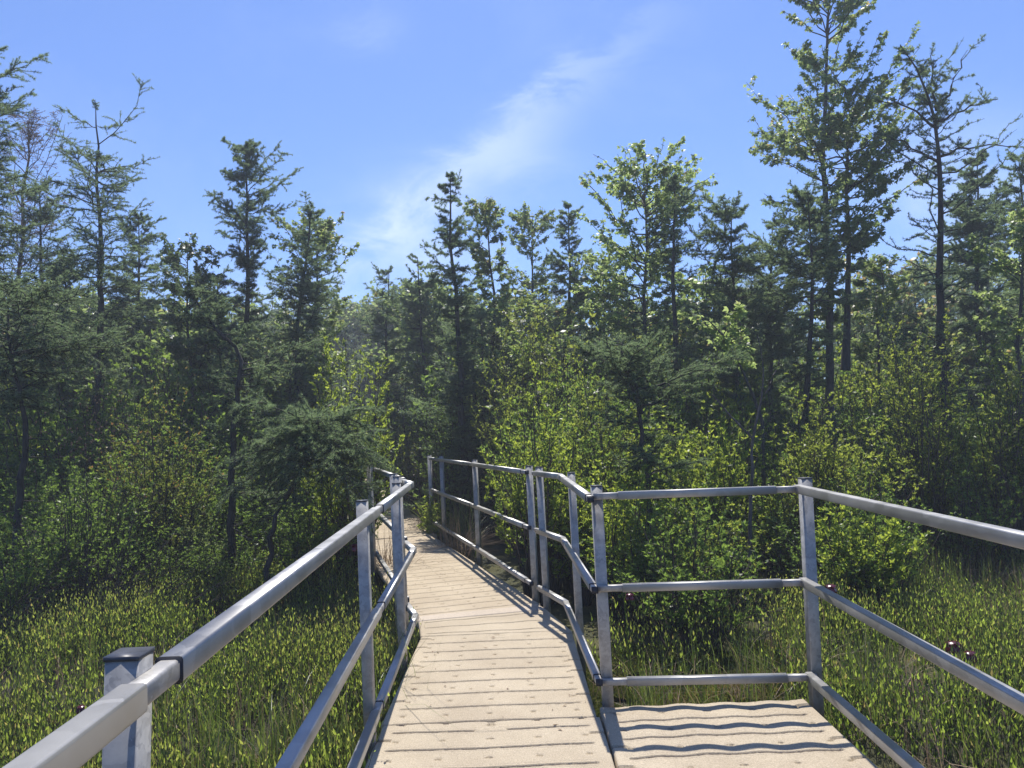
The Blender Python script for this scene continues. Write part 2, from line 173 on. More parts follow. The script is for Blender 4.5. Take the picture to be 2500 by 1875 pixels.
M['maple']=leaf_mat('maple_leaves',[(0,(.07,.115,.04)),(.8,(.115,.165,.06)),(1,(.20,.13,.06))],[(0,(.25,.36,.09)),(.8,(.46,.56,.18)),(1,(.55,.40,.16))],.52,.4,.5)
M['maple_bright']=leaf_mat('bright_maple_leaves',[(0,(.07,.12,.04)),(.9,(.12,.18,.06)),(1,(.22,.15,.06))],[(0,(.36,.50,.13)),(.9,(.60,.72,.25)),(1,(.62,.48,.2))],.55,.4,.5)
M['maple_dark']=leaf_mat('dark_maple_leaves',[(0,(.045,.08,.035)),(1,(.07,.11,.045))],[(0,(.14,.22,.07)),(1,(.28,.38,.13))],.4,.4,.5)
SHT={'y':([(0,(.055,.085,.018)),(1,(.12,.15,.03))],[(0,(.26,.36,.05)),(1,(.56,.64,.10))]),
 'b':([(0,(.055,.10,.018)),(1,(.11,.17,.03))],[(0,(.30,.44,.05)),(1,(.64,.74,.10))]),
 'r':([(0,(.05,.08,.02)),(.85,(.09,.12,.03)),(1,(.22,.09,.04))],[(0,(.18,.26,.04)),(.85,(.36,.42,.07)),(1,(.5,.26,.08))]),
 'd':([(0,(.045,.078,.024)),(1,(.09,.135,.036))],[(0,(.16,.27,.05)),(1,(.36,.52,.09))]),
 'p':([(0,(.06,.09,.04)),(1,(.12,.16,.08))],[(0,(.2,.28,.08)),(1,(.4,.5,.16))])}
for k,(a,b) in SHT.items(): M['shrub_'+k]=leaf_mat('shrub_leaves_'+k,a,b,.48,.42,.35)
M['bog']=leaf_mat('bog_shrub_leaves',[(0,(.05,.08,.022)),(.75,(.10,.15,.034)),(1,(.19,.17,.06))],[(0,(.18,.26,.045)),(.75,(.50,.66,.09)),(1,(.6,.5,.15))],.52,.38,.45)
M['moss']=leaf_mat('sphagnum',[(0,(.06,.075,.02)),(.6,(.13,.14,.035)),(1,(.21,.15,.06))],[(0,(.1,.13,.03)),(.6,(.26,.28,.06)),(1,(.34,.24,.08))],.3,.7,.2)
M['sedge']=leaf_mat('sedge_blades',[(0,(.045,.075,.02)),(.7,(.09,.13,.035)),(1,(.26,.21,.11))],[(0,(.12,.19,.03)),(.7,(.28,.36,.07)),(1,(.34,.28,.13))],.4,.4,.5)
M['drygrass']=leaf_mat('dry_grass_blades',[(0,(.16,.10,.065)),(1,(.38,.29,.2))],[(0,(.2,.13,.08)),(1,(.42,.33,.22))],.35,.6,.3)
M['bark']=bark_mat('larch_bark',(.022,.02,.02),(.085,.075,.07))
M['maplebark']=bark_mat('maple_bark',(.03,.028,.027),(.11,.10,.095))
M['twig']=bark_mat('shrub_twigs',(.03,.024,.02),(.13,.10,.085))
M['redtwig']=bark_mat('reddish_twigs',(.06,.035,.032),(.17,.10,.095))
M['greystem']=bark_mat('grey_dead_wood',(.035,.03,.028),(.17,.15,.14))
M['pitcher']=leaf_mat('pitcher_flower_petals',[(0,(.07,.008,.02)),(1,(.16,.02,.045))],[(0,(.22,.02,.05)),(1,(.35,.05,.08))],.3,.25,.7)

def metal_mat(name,c1,c2,scale,rough=.42,met=.75,streak=0):
    m,nt,out=newmat(name); L=nt.links.new
    tc=N(nt,'ShaderNodeTexCoord')
    n=N(nt,'ShaderNodeTexNoise',Scale=scale,Detail=5.0,Roughness=.6); L(tc.outputs['Object'],n.inputs['Vector'])
    v=N(nt,'ShaderNodeTexVoronoi',Scale=scale*2.2); 
    w=N(nt,'ShaderNodeTexNoise',Scale=scale*1.5,Detail=3.0); L(tc.outputs['Object'],w.inputs['Vector'])
    mv=N(nt,'ShaderNodeMixRGB',blend_type='MIX'); mv.inputs[0].default_value=.12; L(tc.outputs['Object'],mv.inputs[1]); L(w.outputs['Color'],mv.inputs[2]); L(mv.outputs[0],v.inputs['Vector'])
    sep=N(nt,'ShaderNodeSeparateColor'); L(v.outputs['Color'],sep.inputs[0])
    ad=N(nt,'ShaderNodeMath',operation='ADD'); L(n.outputs[0],ad.inputs[0])
    ml=N(nt,'ShaderNodeMath',operation='MULTIPLY'); ml.inputs[1].default_value=.35; L(sep.outputs[0],ml.inputs[0]); L(ml.outputs[0],ad.inputs[1])
    r=ramp(nt,[(.35,c1),(.95,c2)]); L(ad.outputs[0],r.inputs[0])
    rr=N(nt,'ShaderNodeMapRange'); rr.inputs[3].default_value=rough-.1; rr.inputs[4].default_value=rough+.14; L(ad.outputs[0],rr.inputs[0])
    p=N(nt,'ShaderNodeBsdfPrincipled',Metallic=met); L(r.outputs[0],p.inputs['Base Color']); L(rr.outputs[0],p.inputs['Roughness'])
    b=N(nt,'ShaderNodeBump',Strength=.12,Distance=.003); L(ad.outputs[0],b.inputs['Height']); L(b.outputs[0],p.inputs['Normal'])
    L(p.outputs[0],out.inputs[0]); return m
M['galv']=metal_mat('galvanised_steel',(.24,.235,.225),(.44,.43,.415),16,.5,.45)
M['alu']=metal_mat('dull_rail_metal',(.30,.295,.285),(.40,.395,.385),6,.38,.6)
def plain(name,c,rough=.6,spec=.4):
    m,nt,out=newmat(name); L=nt.links.new
    tc=N(nt,'ShaderNodeTexCoord'); n=N(nt,'ShaderNodeTexNoise',Scale=40.0,Detail=3.0); L(tc.outputs['Object'],n.inputs['Vector'])
    r=ramp(nt,[(.3,tuple(x*.75 for x in c)),(.7,tuple(min(1,x*1.2) for x in c))]); L(n.outputs[0],r.inputs[0])
    p=N(nt,'ShaderNodeBsdfPrincipled',Roughness=rough); p.inputs['Specular IOR Level'].default_value=spec
    L(r.outputs[0],p.inputs['Base Color']); L(p.outputs[0],out.inputs[0]); return m
M['rubber']=plain('dark_rubber',(.016,.018,.028),.55)
M['cap']=plain('grey_post_cap',(.055,.058,.07),.45)
M['under']=plain('dark_deck_frame',(.03,.028,.026),.8)
M['cone']=plain('larch_cones',(.16,.10,.06),.8)

def deck_mat(name,c1,c2,c3,dirt):
    m,nt,out=newmat(name); L=nt.links.new
    tc=N(nt,'ShaderNodeTexCoord')
    a=N(nt,'ShaderNodeTexNoise',Scale=1.6,Detail=6.0,Roughness=.6); L(tc.outputs['Object'],a.inputs['Vector'])
    f=N(nt,'ShaderNodeTexNoise',Scale=150.0,Detail=4.0,Roughness=.7); L(tc.outputs['Object'],f.inputs['Vector'])
    mp=N(nt,'ShaderNodeMapping'); mp.inputs['Scale'].default_value=(9,60,60); L(tc.outputs['Object'],mp.inputs[0])
    s=N(nt,'ShaderNodeTexNoise',Scale=3.0,Detail=4.0); L(mp.outputs[0],s.inputs['Vector'])
    r=ramp(nt,[(.3,c1),(.55,c2),(.75,c3)]); L(a.outputs[0],r.inputs[0])
    r2=ramp(nt,[(.3,(.62,.61,.6)),(.62,(1.1,1.1,1.1))]); L(f.outputs[0],r2.inputs[0])
    r3=ramp(nt,[(.3,(.9,.9,.9)),(.7,(1.05,1.05,1.05))]); L(s.outputs[0],r3.inputs[0])
    x=N(nt,'ShaderNodeMixRGB',blend_type='MULTIPLY'); x.inputs[0].default_value=1; L(r.outputs[0],x.inputs[1]); L(r2.outputs[0],x.inputs[2])
    y=N(nt,'ShaderNodeMixRGB',blend_type='MULTIPLY'); y.inputs[0].default_value=1; L(x.outputs[0],y.inputs[1]); L(r3.outputs[0],y.inputs[2])
    d=N(nt,'ShaderNodeTexNoise',Scale=5.0,Detail=8.0,Roughness=.75); L(tc.outputs['Object'],d.inputs['Vector'])
    rd=ramp(nt,[(dirt,(0,0,0)),(dirt+.12,(1,1,1))]); L(d.outputs[0],rd.inputs[0])
    z=N(nt,'ShaderNodeMixRGB',blend_type='MIX'); L(rd.outputs[0],z.inputs[0]); L(y.outputs[0],z.inputs[1]); z.inputs[2].default_value=(.2,.15,.1,1)
    k=N(nt,'ShaderNodeMath',operation='MULTIPLY'); k.inputs[1].default_value=.55; L(rd.outputs[0],k.inputs[0]); L(k.outputs[0],z.inputs[0])
    p=N(nt,'ShaderNodeBsdfPrincipled',Roughness=.78); p.inputs['Specular IOR Level'].default_value=.25
    b=N(nt,'ShaderNodeBump',Strength=.5,Distance=.003); L(f.outputs[0],b.inputs['Height']); L(b.outputs[0],p.inputs['Normal'])
    L(z.outputs[0],p.inputs['Base Color']); L(p.outputs[0],out.inputs[0]); return m
M['deck']=deck_mat('beige_plastic_deck',(.38,.312,.222),(.465,.392,.283),(.525,.448,.33),.66)
M['deck2']=deck_mat('sandy_worn_deck',(.40,.325,.228),(.475,.395,.283),(.53,.445,.325),.60)
M['strip']=deck_mat('pale_hinge_strip',(.45,.38,.30),(.50,.425,.335),(.54,.46,.37),.66)

def ground_mat():
    m,nt,out=newmat('sphagnum_bog'); L=nt.links.new
    tc=N(nt,'ShaderNodeTexCoord')
    a=N(nt,'ShaderNodeTexNoise',Scale=1.3,Detail=7.0,Roughness=.65); L(tc.outputs['Object'],a.inputs['Vector'])
    f=N(nt,'ShaderNodeTexNoise',Scale=45.0,Detail=5.0,Roughness=.7); L(tc.outputs['Object'],f.inputs['Vector'])
    r=ramp(nt,[(.32,(.025,.022,.014)),(.48,(.055,.06,.018)),(.6,(.12,.115,.03)),(.75,(.15,.10,.04))]); L(a.outputs[0],r.inputs[0])
    r2=ramp(nt,[(.3,(.45,.45,.45)),(.7,(1.3,1.3,1.2))]); L(f.outputs[0],r2.inputs[0])
    x=N(nt,'ShaderNodeMixRGB',blend_type='MULTIPLY'); x.inputs[0].default_value=1; L(r.outputs[0],x.inputs[1]); L(r2.outputs[0],x.inputs[2])
    p=N(nt,'ShaderNodeBsdfPrincipled',Roughness=.85); L(x.outputs[0],p.inputs['Base Color'])
    b=N(nt,'ShaderNodeBump',Strength=1.0,Distance=.04); L(f.outputs[0],b.inputs['Height']); L(b.outputs[0],p.inputs['Normal'])
    L(p.outputs[0],out.inputs[0]); return m
M['ground']=ground_mat()

# ------------------------------------------------------------------ ground
def gz(x,y):
    x=np.asarray(x,float); y=np.asarray(y,float)
    return GZ+.045*np.sin(1.7*x+.6*y)*np.cos(1.3*y-.4*x)+.03*np.sin(4.1*x+1.1)*np.sin(3.7*y+.4)+.012*np.sin(11*x+2*y)*np.sin(9.3*y)
def build_ground():
    def axis(lo,hi,step,far):
        a=np.arange(lo,hi+1e-6,step); b=hi+step*np.cumsum(1.35**np.arange(1,60)); b=b[b<far]; c=lo-step*np.cumsum(1.35**np.arange(1,60)); c=c[c>-far]
        return np.concatenate([c[::-1],a,b])
    X=axis(-9,9,.09,400); Y=axis(-1,14,.09,400); xx,yy=np.meshgrid(X,Y); zz=gz(xx,yy)
    # wet hollow under the walkway
    V=np.stack([xx,yy,zz],-1).reshape(-1,3); i=np.arange(len(V)).reshape(xx.shape)
    F=np.stack([i[:-1,:-1],i[:-1,1:],i[1:,1:],i[1:,:-1]],-1).reshape(-1,4)
    g=G(); g.add(V,F); o=g.build('bog_ground',M['ground'],smooth=True); tag(o,kind='structure'); o['label']='mossy bog ground under the plants'
    return o
build_ground()

# ------------------------------------------------------------------ deck
PITCH=.22
def deck_panel(name,parent,mat,x0,x1,y0,y1,phase,dx,dy,xf=None,holes=True,slots=(1,1),plate=None,skip=(),thick=.055,straight=False,margin=.075,wave=.009,ripple=.0012):
    """moulded deck panel as a fine height field: wavy grooves, bolt holes, edge slots"""
    nx=max(4,int(round((x1-x0)/dx))); ny=max(4,int(round((y1-y0)/dy)))
    xs=np.linspace(x0,x1,nx+1); ys=np.linspace(y0,y1,ny+1); xx,yy=np.meshgrid(xs,ys)
    cxx=(x0+x1)/2; wv=0 if straight else .35*wave*np.sin(2*PI*(xx-cxx)/.235+1.2)+.005*np.sin(2*PI*xx/.83+phase*5)
    q=(yy-phase-wv)/PITCH; k=np.round(q); d=np.abs(q-k)*PITCH
    inx=np.clip(np.minimum(xx-x0,x1-xx)-margin,None,0)
    d=np.hypot(d,np.minimum(inx,0))
    z=-.018*np.clip(1.3-(d/.0105)**2,0,1)
    z+=-.0022*np.exp(-((d-.03)/.0045)**2)           # shoulder line beside each groove
    q2=(yy-phase)/PITCH; kk=np.floor(q2); fr=(q2-kk-.5)*PITCH
    cx=(x0+x1)/2
    if holes:
        hx=np.clip(np.round((xx-cx)/.235),-2,2)*.235+cx
        r=np.hypot(xx-hx,fr); z+=-.045*(r<.012)-.003*np.exp(-((r-.02)/.004)**2)
    hsel=(kk.astype(int)%8)
    for s,e in ((slots[0],xx-x0),(slots[1],x1-xx)):
        if s:
            dd=np.hypot(fr-.02,np.maximum(e-.06,0)); z+=np.where((dd<.0145)&(hsel%3!=1),-.05,0)
    if plate is not None:
        px,py=plate
        inside=(np.abs(xx-px)<.082)&(np.abs(yy-py)<.030); z=np.where(inside,np.maximum(z,-.001)*0+.0035,z)
        # two worn, unreadable raised lines
        for oy in (.011,-.009):
            t=(np.abs(xx-px)<.062)&(np.abs(yy-py-oy)<.0055)&(np.sin(xx*420+oy*900)+np.sin(xx*233)>-.2); z=np.where(t,z-.0016,z)
        r=np.hypot(xx-px,yy-py-.052); z+=np.where(r<.021,-.02,0)+np.where(r<.011,.014,0)+np.where((r>.021)&(r<.028),.003,0)
    dep=np.clip(np.minimum(xx-x0,x1-xx)/.09,0,1); z-=ripple*np.cos(2*PI*(xx-cx)/.235)*dep
    # rounded rim
    e=np.minimum(np.minimum(xx-x0,x1-xx),np.minimum(yy-y0,y1-yy)); z-=.006*np.clip(1-e/.008,0,1)**2
    V=np.stack([xx,yy,z],-1)
    # skirts
    i=np.arange(V.size//3).reshape(xx.shape); F=np.stack([i[:-1,:-1],i[:-1,1:],i[1:,1:],i[1:,:-1]],-1).reshape(-1,4)
    ring=np.concatenate([i[0,:-1],i[:-1,-1],i[-1,:0:-1],i[:0:-1,0]]); Vt=V.reshape(-1,3)
    low=Vt[ring].copy(); low[:,2]=-thick; n=len(Vt); m=len(ring); j=np.arange(m); jn=np.roll(j,-1)
    Fs=np.stack([ring[j],n+j,n+jn,ring[jn]],-1)
    VV=np.concatenate([Vt,low])
    if xf is not None: VV=VV@np.array(xf[0]).T+np.array(xf[1])
    g=G(); g.add(VV,np.concatenate([F,Fs]))
    return g.build(name,mat,parent)

def boxV(g,c,ax,s):
    """box: centre c, axes ax (3x3 rows), half sizes s"""
    c=np.array(c,float); ax=np.array(ax,float); V=[]
    for a in (-1,1):
        for b in (-1,1):
            for d in (-1,1): V.append(c+ax[0]*s[0]*a+ax[1]*s[1]*b+ax[2]*s[2]*d)
    g.add(V,[[0,1,3,2],[4,6,7,5],[0,4,5,1],[2,3,7,6],[0,2,6,4],[1,5,7,3]])
I3=np.eye(3)
def frame(parent,cx,cy,hx,hy,rot=0,zt=-.06,h=.075):
    c,s=math.cos(rot),math.sin(rot); ax=[[c,s,0],[-s,c,0],[0,0,1]]
    g=G()
    for o in (-1,1): boxV(g,(cx+ax[0][0]*o*(hx-.06),cy+ax[0][1]*o*(hx-.06),zt-h),ax,(.022,hy,h))
    n=max(2,int(hy/.5))
    for t in np.linspace(-hy+.05,hy-.05,n): boxV(g,(cx+ax[1][0]*t,cy+ax[1][1]*t,zt-h),ax,(hx-.085,.02,h*.8))
    return g.build('deck_frame',M['under'],parent)

dl=empty('deck_section',(-.18,3.3,0),'nearest beige plastic deck section with wavy grooves, leading away from the viewer','boardwalk deck','boardwalk deck sections')
def rel(o): return (np.eye(3),-np.array(o.location))
deck_panel('deck_panel',dl,M['deck'],-.745,.388,-.8,4.128,3.79,.0075,.004,rel(dl),plate=(-.18,4.02))
frame(dl,-.18-dl.location.x,1.66-dl.location.y,.56,2.44)
dm=empty('deck_section',(-.19,5.0,0),'beige plastic deck section between the nearest section and the pale hinge strip','boardwalk deck','boardwalk deck sections')
deck_panel('deck_panel',dm,M['deck'],-.757,.372,4.136,5.885,4.355,.009,.005,rel(dm),plate=(-.19,5.79))
frame(dm,0,0,.55,.86)
# kinked hinge piece
dh=empty('deck_section',(-.25,6.3,0),'short kinked deck section with a pale hinge strip where the walkway bends left','boardwalk deck','boardwalk deck sections')
def shear(V,x0,x1,yb0,yb1,yt0,yt1):
    return V
def quad_panel(name,parent,mat,A,B,C_,D,phase,nx,ny,z0=0.0,grooves=True):
    """panel on an arbitrary quad A,B (near) C,D (far), grooves across"""
    u,v=np.meshgrid(np.linspace(0,1,nx+1),np.linspace(0,1,ny+1)); A,B,C_,D=[np.array(p,float) for p in (A,B,C_,D)]
    P=(A*(1-u[...,None])+B*u[...,None])*(1-v[...,None])+(D*(1-u[...,None])+C_*u[...,None])*v[...,None]
    L=np.linalg.norm((D+C_-A-B)/2); q=(v*L-phase+.007*np.sin(u*22)*1.0)/PITCH; d=np.abs(q-np.round(q))*PITCH
    z=np.zeros_like(u)
    if grooves: z-=.016*np.clip(1.3-(d/.010)**2,0,1)*(u>.04)*(u<.96)
    e=np.minimum(np.minimum(u,1-u)*1.1,np.minimum(v,1-v)*L); z-=.006*np.clip(1-e/.01,0,1)**2
    V=np.concatenate([P,(z+z0)[...,None]],-1); i=np.arange(u.size).reshape(u.shape)
    F=np.stack([i[:-1,:-1],i[:-1,1:],i[1:,1:],i[1:,:-1]],-1).reshape(-1,4)
    ring=np.concatenate([i[0,:-1],i[:-1,-1],i[-1,:0:-1],i[:0:-1,0]]); Vt=V.reshape(-1,3); low=Vt[ring].copy(); low[:,2]-=.055
    n=len(Vt); j=np.arange(len(ring)); jn=np.roll(j,-1)
    g=G(); g.add(np.concatenate([Vt,low]),np.concatenate([F,np.stack([ring[j],n+j,n+jn,ring[jn]],-1)]))
    g.V[0]=g.V[0]-np.array([parent.location.x,parent.location.y,0])
    return g.build(name,mat,parent)
WA=math.radians(16.6); WD=np.array([-math.sin(WA),math.cos(WA)]); WN=np.array([math.cos(WA),math.sin(WA)])
W0=np.array([-.40,6.78])         # centre of the walkway after the bend
quad_panel('deck_panel',dh,M['deck'],(-.762,5.893),(.368,5.893),(.215,6.60),(-.835,6.36),.30,110,120)
quad_panel('hinge_strip',dh,M['strip'],(-.836,6.366),(.214,6.606),(.150,6.80),(-.895,6.52),.5,60,20,.002,False)
frame(dh,0,-.1,.5,.28)
# angled walkway
def walk(label,s0,s1,mat,dx,dy,hw,phase,parent=None,off=0,ang=WA,base=None,wv=.006):
    c,s=math.cos(ang),math.sin(ang); D=np.array([-s,c]); base=W0 if base is None else base
    ctr=base+D*(s0+s1)/2
    e=empty('deck_section',(ctr[0],ctr[1],0),label,'boardwalk deck','boardwalk deck sections')
    R=np.array([[c,-s,0],[s,c,0],[0,0,1.]]); h=(s1-s0)/2
    deck_panel('deck_panel',e,mat,-hw,hw,-h,h,phase,dx,dy,(R,np.zeros(3)),holes=True,slots=(0,0),margin=.03,wave=wv)
    f=frame(e,0,0,hw-.02,h-.03,0); f.rotation_euler=(0,0,ang)
    return e
walk('angled deck section with rail and leaf shadows, between the two far railings',-.13,2.55,M['deck2'],.012,.006,.555,.05)
walk('sandy deck section fringed with dry grass past the leaf shadows',2.56,4.98,M['deck2'],.02,.007,.555,.05)
W1=W0+WD*4.99
W1[0]-=.05
WB=math.radians(11.5)
E1=np.array([-1.70,11.62]); 
walk('distant worn deck section curving out of sight behind the low spreading larch',0.05,6.4,M['deck2'],.03,.01,.5,.05,ang=math.radians(13),base=E1)
E2=E1+6.45*np.array([-math.sin(math.radians(13)),math.cos(math.radians(13))])
walk('farthest sunlit strip of boardwalk glimpsed through the larch needles',0,13.5,M['deck2'],.05,.02,.5,.05,ang=math.radians(15),base=E2)
# side platform
pf=empty('deck_section',(.95,3.2,0),'square beige side platform striped with wavy rail shadows','viewing platform','boardwalk deck sections')
deck_panel('deck_panel',pf,M['deck'],.402,1.508,-.8,4.268,4.05,.0075,.004,rel(pf),slots=(1,1),wave=.011,ripple=.0042)
frame(pf,0,-1.47,.54,2.5)
g=G(); boxV(g,(0,4.262-3.2,-.085),I3,(.545,.016,.03)); g.build('edge_trim',M['deck'],pf)

# ------------------------------------------------------------------ railings
def prism(p0,p1,w,h,bev=.005,up=(0,0,1)):
    """bevelled rectangular tube from p0 to p1 as (V,F)"""
    p0=np.array(p0,float); p1=np.array(p1,float); t=nz(p1-p0); up=np.array(up,float)
    a=nz(np.cross(t,up)); b=np.cross(a,t); w/=2; h/=2; e=bev; s=e*.3
    prof=[(w,-h+e),(w,h-e),(w-s,h-s),(w-e,h),(-w+e,h),(-w+s,h-s),(-w,h-e),(-w,-h+e),(-w+s,-h+s),(-w+e,-h),(w-e,-h),(w-s,-h+s)]
    R0=[p0+a*x+b*y for x,y in prof]; R1=[p1+a*x+b*y for x,y in prof]; n=len(prof)
    V=np.array(R0+R1); F=[[i,(i+1)%n,n+(i+1)%n,n+i] for i in range(n)]
    return V,np.array(F),n
def tube(g,p0,p1,w,h,bev=.005,up=(0,0,1)):
    V,F,n=prism(p0,p1,w,h,bev,up); base=g.n; g.add(V,F)
    g.F.append(np.array([list(range(n))[::-1]])+base); g.F.append(np.array([list(range(n,2*n))])+base)
class Railing:
    def __init__(s,label,loc):
        s.loc=np.array([loc[0],loc[1],0.]); s.e=empty('railing',tuple(s.loc),label,'railing','galvanised railings of the boardwalk')
    def post(s,base,top,w=.053,rot=0,cap=True):
        b=np.array(base,float)-s.loc; t=np.array(top,float)-s.loc; b=b.copy(); b2=b+(b-t)*.42/(t[2]-b[2])
        g=G(); up=(math.sin(rot),math.cos(rot),0); tube(g,b2,t-np.array([0,0,.012]),w,w,.004,up); p=g.build('post',M['galv'],s.e)
        g=G(); tube(g,t-np.array([0,0,.0125]),t-np.array([0,0,.006]),w+.003,w+.003,.003,up); g.build('post_cap',M['cap'],p)
        return p
    def rail(s,p0,p1,j0=False,j1=False,w=.043,name='rail',mat='alu'):
        p0=np.array(p0,float)-s.loc; p1=np.array(p1,float)-s.loc
        g=G(); tube(g,p0,p1,w,w,.006); r=g.build(name,M[mat],s.e)
        d=nz(p1-p0)
        for on,p,sg in ((j0,p0,1),(j1,p1,-1)):
            if on:
                g=G(); tube(g,p-d*.002*sg,p+d*.001*sg,w+.0015,w+.0015,.006); g.build('joint_ring',M['rubber'],r)
        return r
    def sleeve(s,p0,p1): return s.rail(p0,p1,w=.035,name='rail_sleeve',mat='galv')
    def cap(s,p,d,w=.036):
        p=np.array(p,float)-s.loc; d=nz(np.array(d,float)); g=G(); tube(g,p,p+d*.012,w,w,.004); g.build('rail_end_cap',M['rubber'],s.e)
def lerp(a,b,t): return np.array(a,float)*(1-t)+np.array(b,float)*t
HZ=(.174,.665,1.156)            # rail tops
def rz(i): return HZ[i]-.0215
def along(a,b,y):
    return lerp(a,b,(y-a[1])/(b[1]-a[1]))
def run(R,a,b,posts,dist=.075,js=None):
    """rails from a to b with a sleeve gap at each post parameter"""
    a=np.array(a,float); b=np.array(b,float); L=np.linalg.norm(b-a); cuts=[]
    for t in posts: cuts.append((t-.05/L*1.,t+dist/L))
    p=0.0; first=True
    for c0,c1 in cuts:
        c0=max(c0,0)
        if c0-p>.02: R.rail(lerp(a,b,p),lerp(a,b,c0),j0=not first,j1=False)
        R.sleeve(lerp(a,b,max(c0-.02,0)),lerp(a,b,min(c1+.02,1))); p=c1; first=False
    if 1-p>.02: R.rail(lerp(a,b,p),b,j0=not first)

# near left railing
R=Railing('long railing along the left side of the nearest deck, bent at its far end',(-.7,3.2))
ins=.0215
topA=(-.466,-.2); ends=[(( -.585,-.2),(-.77,5.863)),((-.515,-.2),(-.769,5.863)),((-.487,-.2),(-.771,5.863))]
for i in range(3):
    (ax,ay),(bx,by)=ends[i]
    a=np.array([ax-ins,ay,rz(i)]); b=np.array([bx-ins,by,rz(i)])
    L=by-ay
    run(R,a,b-(b-a)*.26/L,[(1.2-ay)/(L-.26),(3.9-ay)/(L-.26)],.085)
    e=b-(b-a)*.255/L
    R.rail(e,b+nz(b-a)*.004,j0=True)
    lk=b+np.array([WD[0],WD[1],0])*.42
    R.rail(b+np.array([WD[0],WD[1],0])*-.012,lk)
R.post((-.655,1.225,0),(-.613,1.225,1.188)); R.post((-.768,3.90,0),(-.776,3.90,1.195)); R.post((-.80,5.245,0),(-.808,5.245,1.195)); R.post((-.918,6.16,0),(-.935,6.12,1.195),rot=WA)
# far left railing
R=Railing('far left railing half hidden by the low spreading larch',(-1.6,9))
b0=np.array([-.9186-ins,6.4675]); b1=np.array([-1.583-ins,8.892]); d=nz(b1-b0); Lw=5.35
for i in range(3):
    a=np.array([*b0,rz(i)]); b=np.array([*(b0+d*Lw),rz(i)])
    run(R,a,b,[.03,2.52/Lw,5.2/Lw]); R.cap(a+np.array([*(-d*.0),0]),(-d[0],-d[1],0))
for s_ in (.12,2.55,5.2):
    p=b0+d*s_-np.array([d[1],-d[0]])*.052; R.post((p[0],p[1],0),(p[0]-.012,p[1],1.195),w=.054,rot=WA)
# near right railing
R=Railing('railing along the right deck edge, kinked beside the bushes',(.36,5.2))
for i in range(3):
    a=np.array([.383+ins,4.262,rz(i)-.02]); b=np.array([.328+ins,6.109,rz(i)])
    L=np.linalg.norm(b-a); c=lerp(a,b,1-.27/L)
    R.sleeve(a,lerp(a,b,.09/L)); R.rail(lerp(a,b,.07/L),c,j0=True,j1=True)
    R.rail(lerp(a,b,1-.265/L),b); lk=b+np.array([WD[0],WD[1],0])*.62
    R.rail(b-np.array([WD[0],WD[1],0])*.012,lk); R.sleeve(lk-np.array([WD[0],WD[1],0])*.03,lk+np.array([WD[0],WD[1],0])*.06)
    R.cap(a,(0,-1,0)); 
R.post((.455,4.335,0),(.446,4.335,1.19),w=.06); R.post((.417,5.66,0),(.405,5.66,1.195)); R.post((.222,6.70,0),(.205,6.70,1.195),rot=WA)
# far right railing
R=Railing('long straight railing on the right of the angled walkway, partly overgrown',(-.6,9.4))
a0=np.array([.0776+ins,6.94]); a1=np.array([-.5286+ins,9.2186]); a2=np.array([-1.369+ins,12.258])
for i in range(3):
    a=np.array([*a0,rz(i)]); m_=np.array([*a1,rz(i)]); b=np.array([*a2,rz(i)])
    run(R,a,m_,[.03]); run(R,m_,b,[.03,.82]); R.cap(a,(-WD[0],-WD[1],0))
for s_,off in ((.10,.053),(2.42,.053),(4.75,.053),(5.55,.0)):
    dd=nz(a2-a0); p=a0+dd*s_+np.array([dd[1],-dd[0]])*off
    R.post((p[0]+.012,p[1],0),(p[0],p[1],1.195),w=.054,rot=WA)
# platform railing
R=Railing('square-cornered railing round the side platform',(1.3,3.2))
for i in range(3):
    zz=1.5-(1.5-rz(i))*1.02; a=np.array([.383+.06,4.262+.0215,zz]); c=np.array([1.512+ins,4.222,zz])
    L=np.linalg.norm(c-a)
    R.sleeve(a-np.array([.02,0,0]),lerp(a,c,.16/L)); R.rail(lerp(a,c,.115/L),lerp(a,c,1-.125/L)); R.sleeve(lerp(a,c,1-.14/L),c+np.array([.03,0,0]))
    e=[(1.36,.5),(1.405,.5),(1.415,.5)][2-i]
    q=np.array([e[0]+ins+.015,e[1],zz]); R.rail(c+np.array([0,.0215,0]),q,w=.045)
    q2=q+nz(q-c)*.9; R.sleeve(q,q2)
R.post((1.575,4.275,0),(1.59,4.275,1.19),w=.06); R.post((1.47,.62,0),(1.41,.62,1.195))

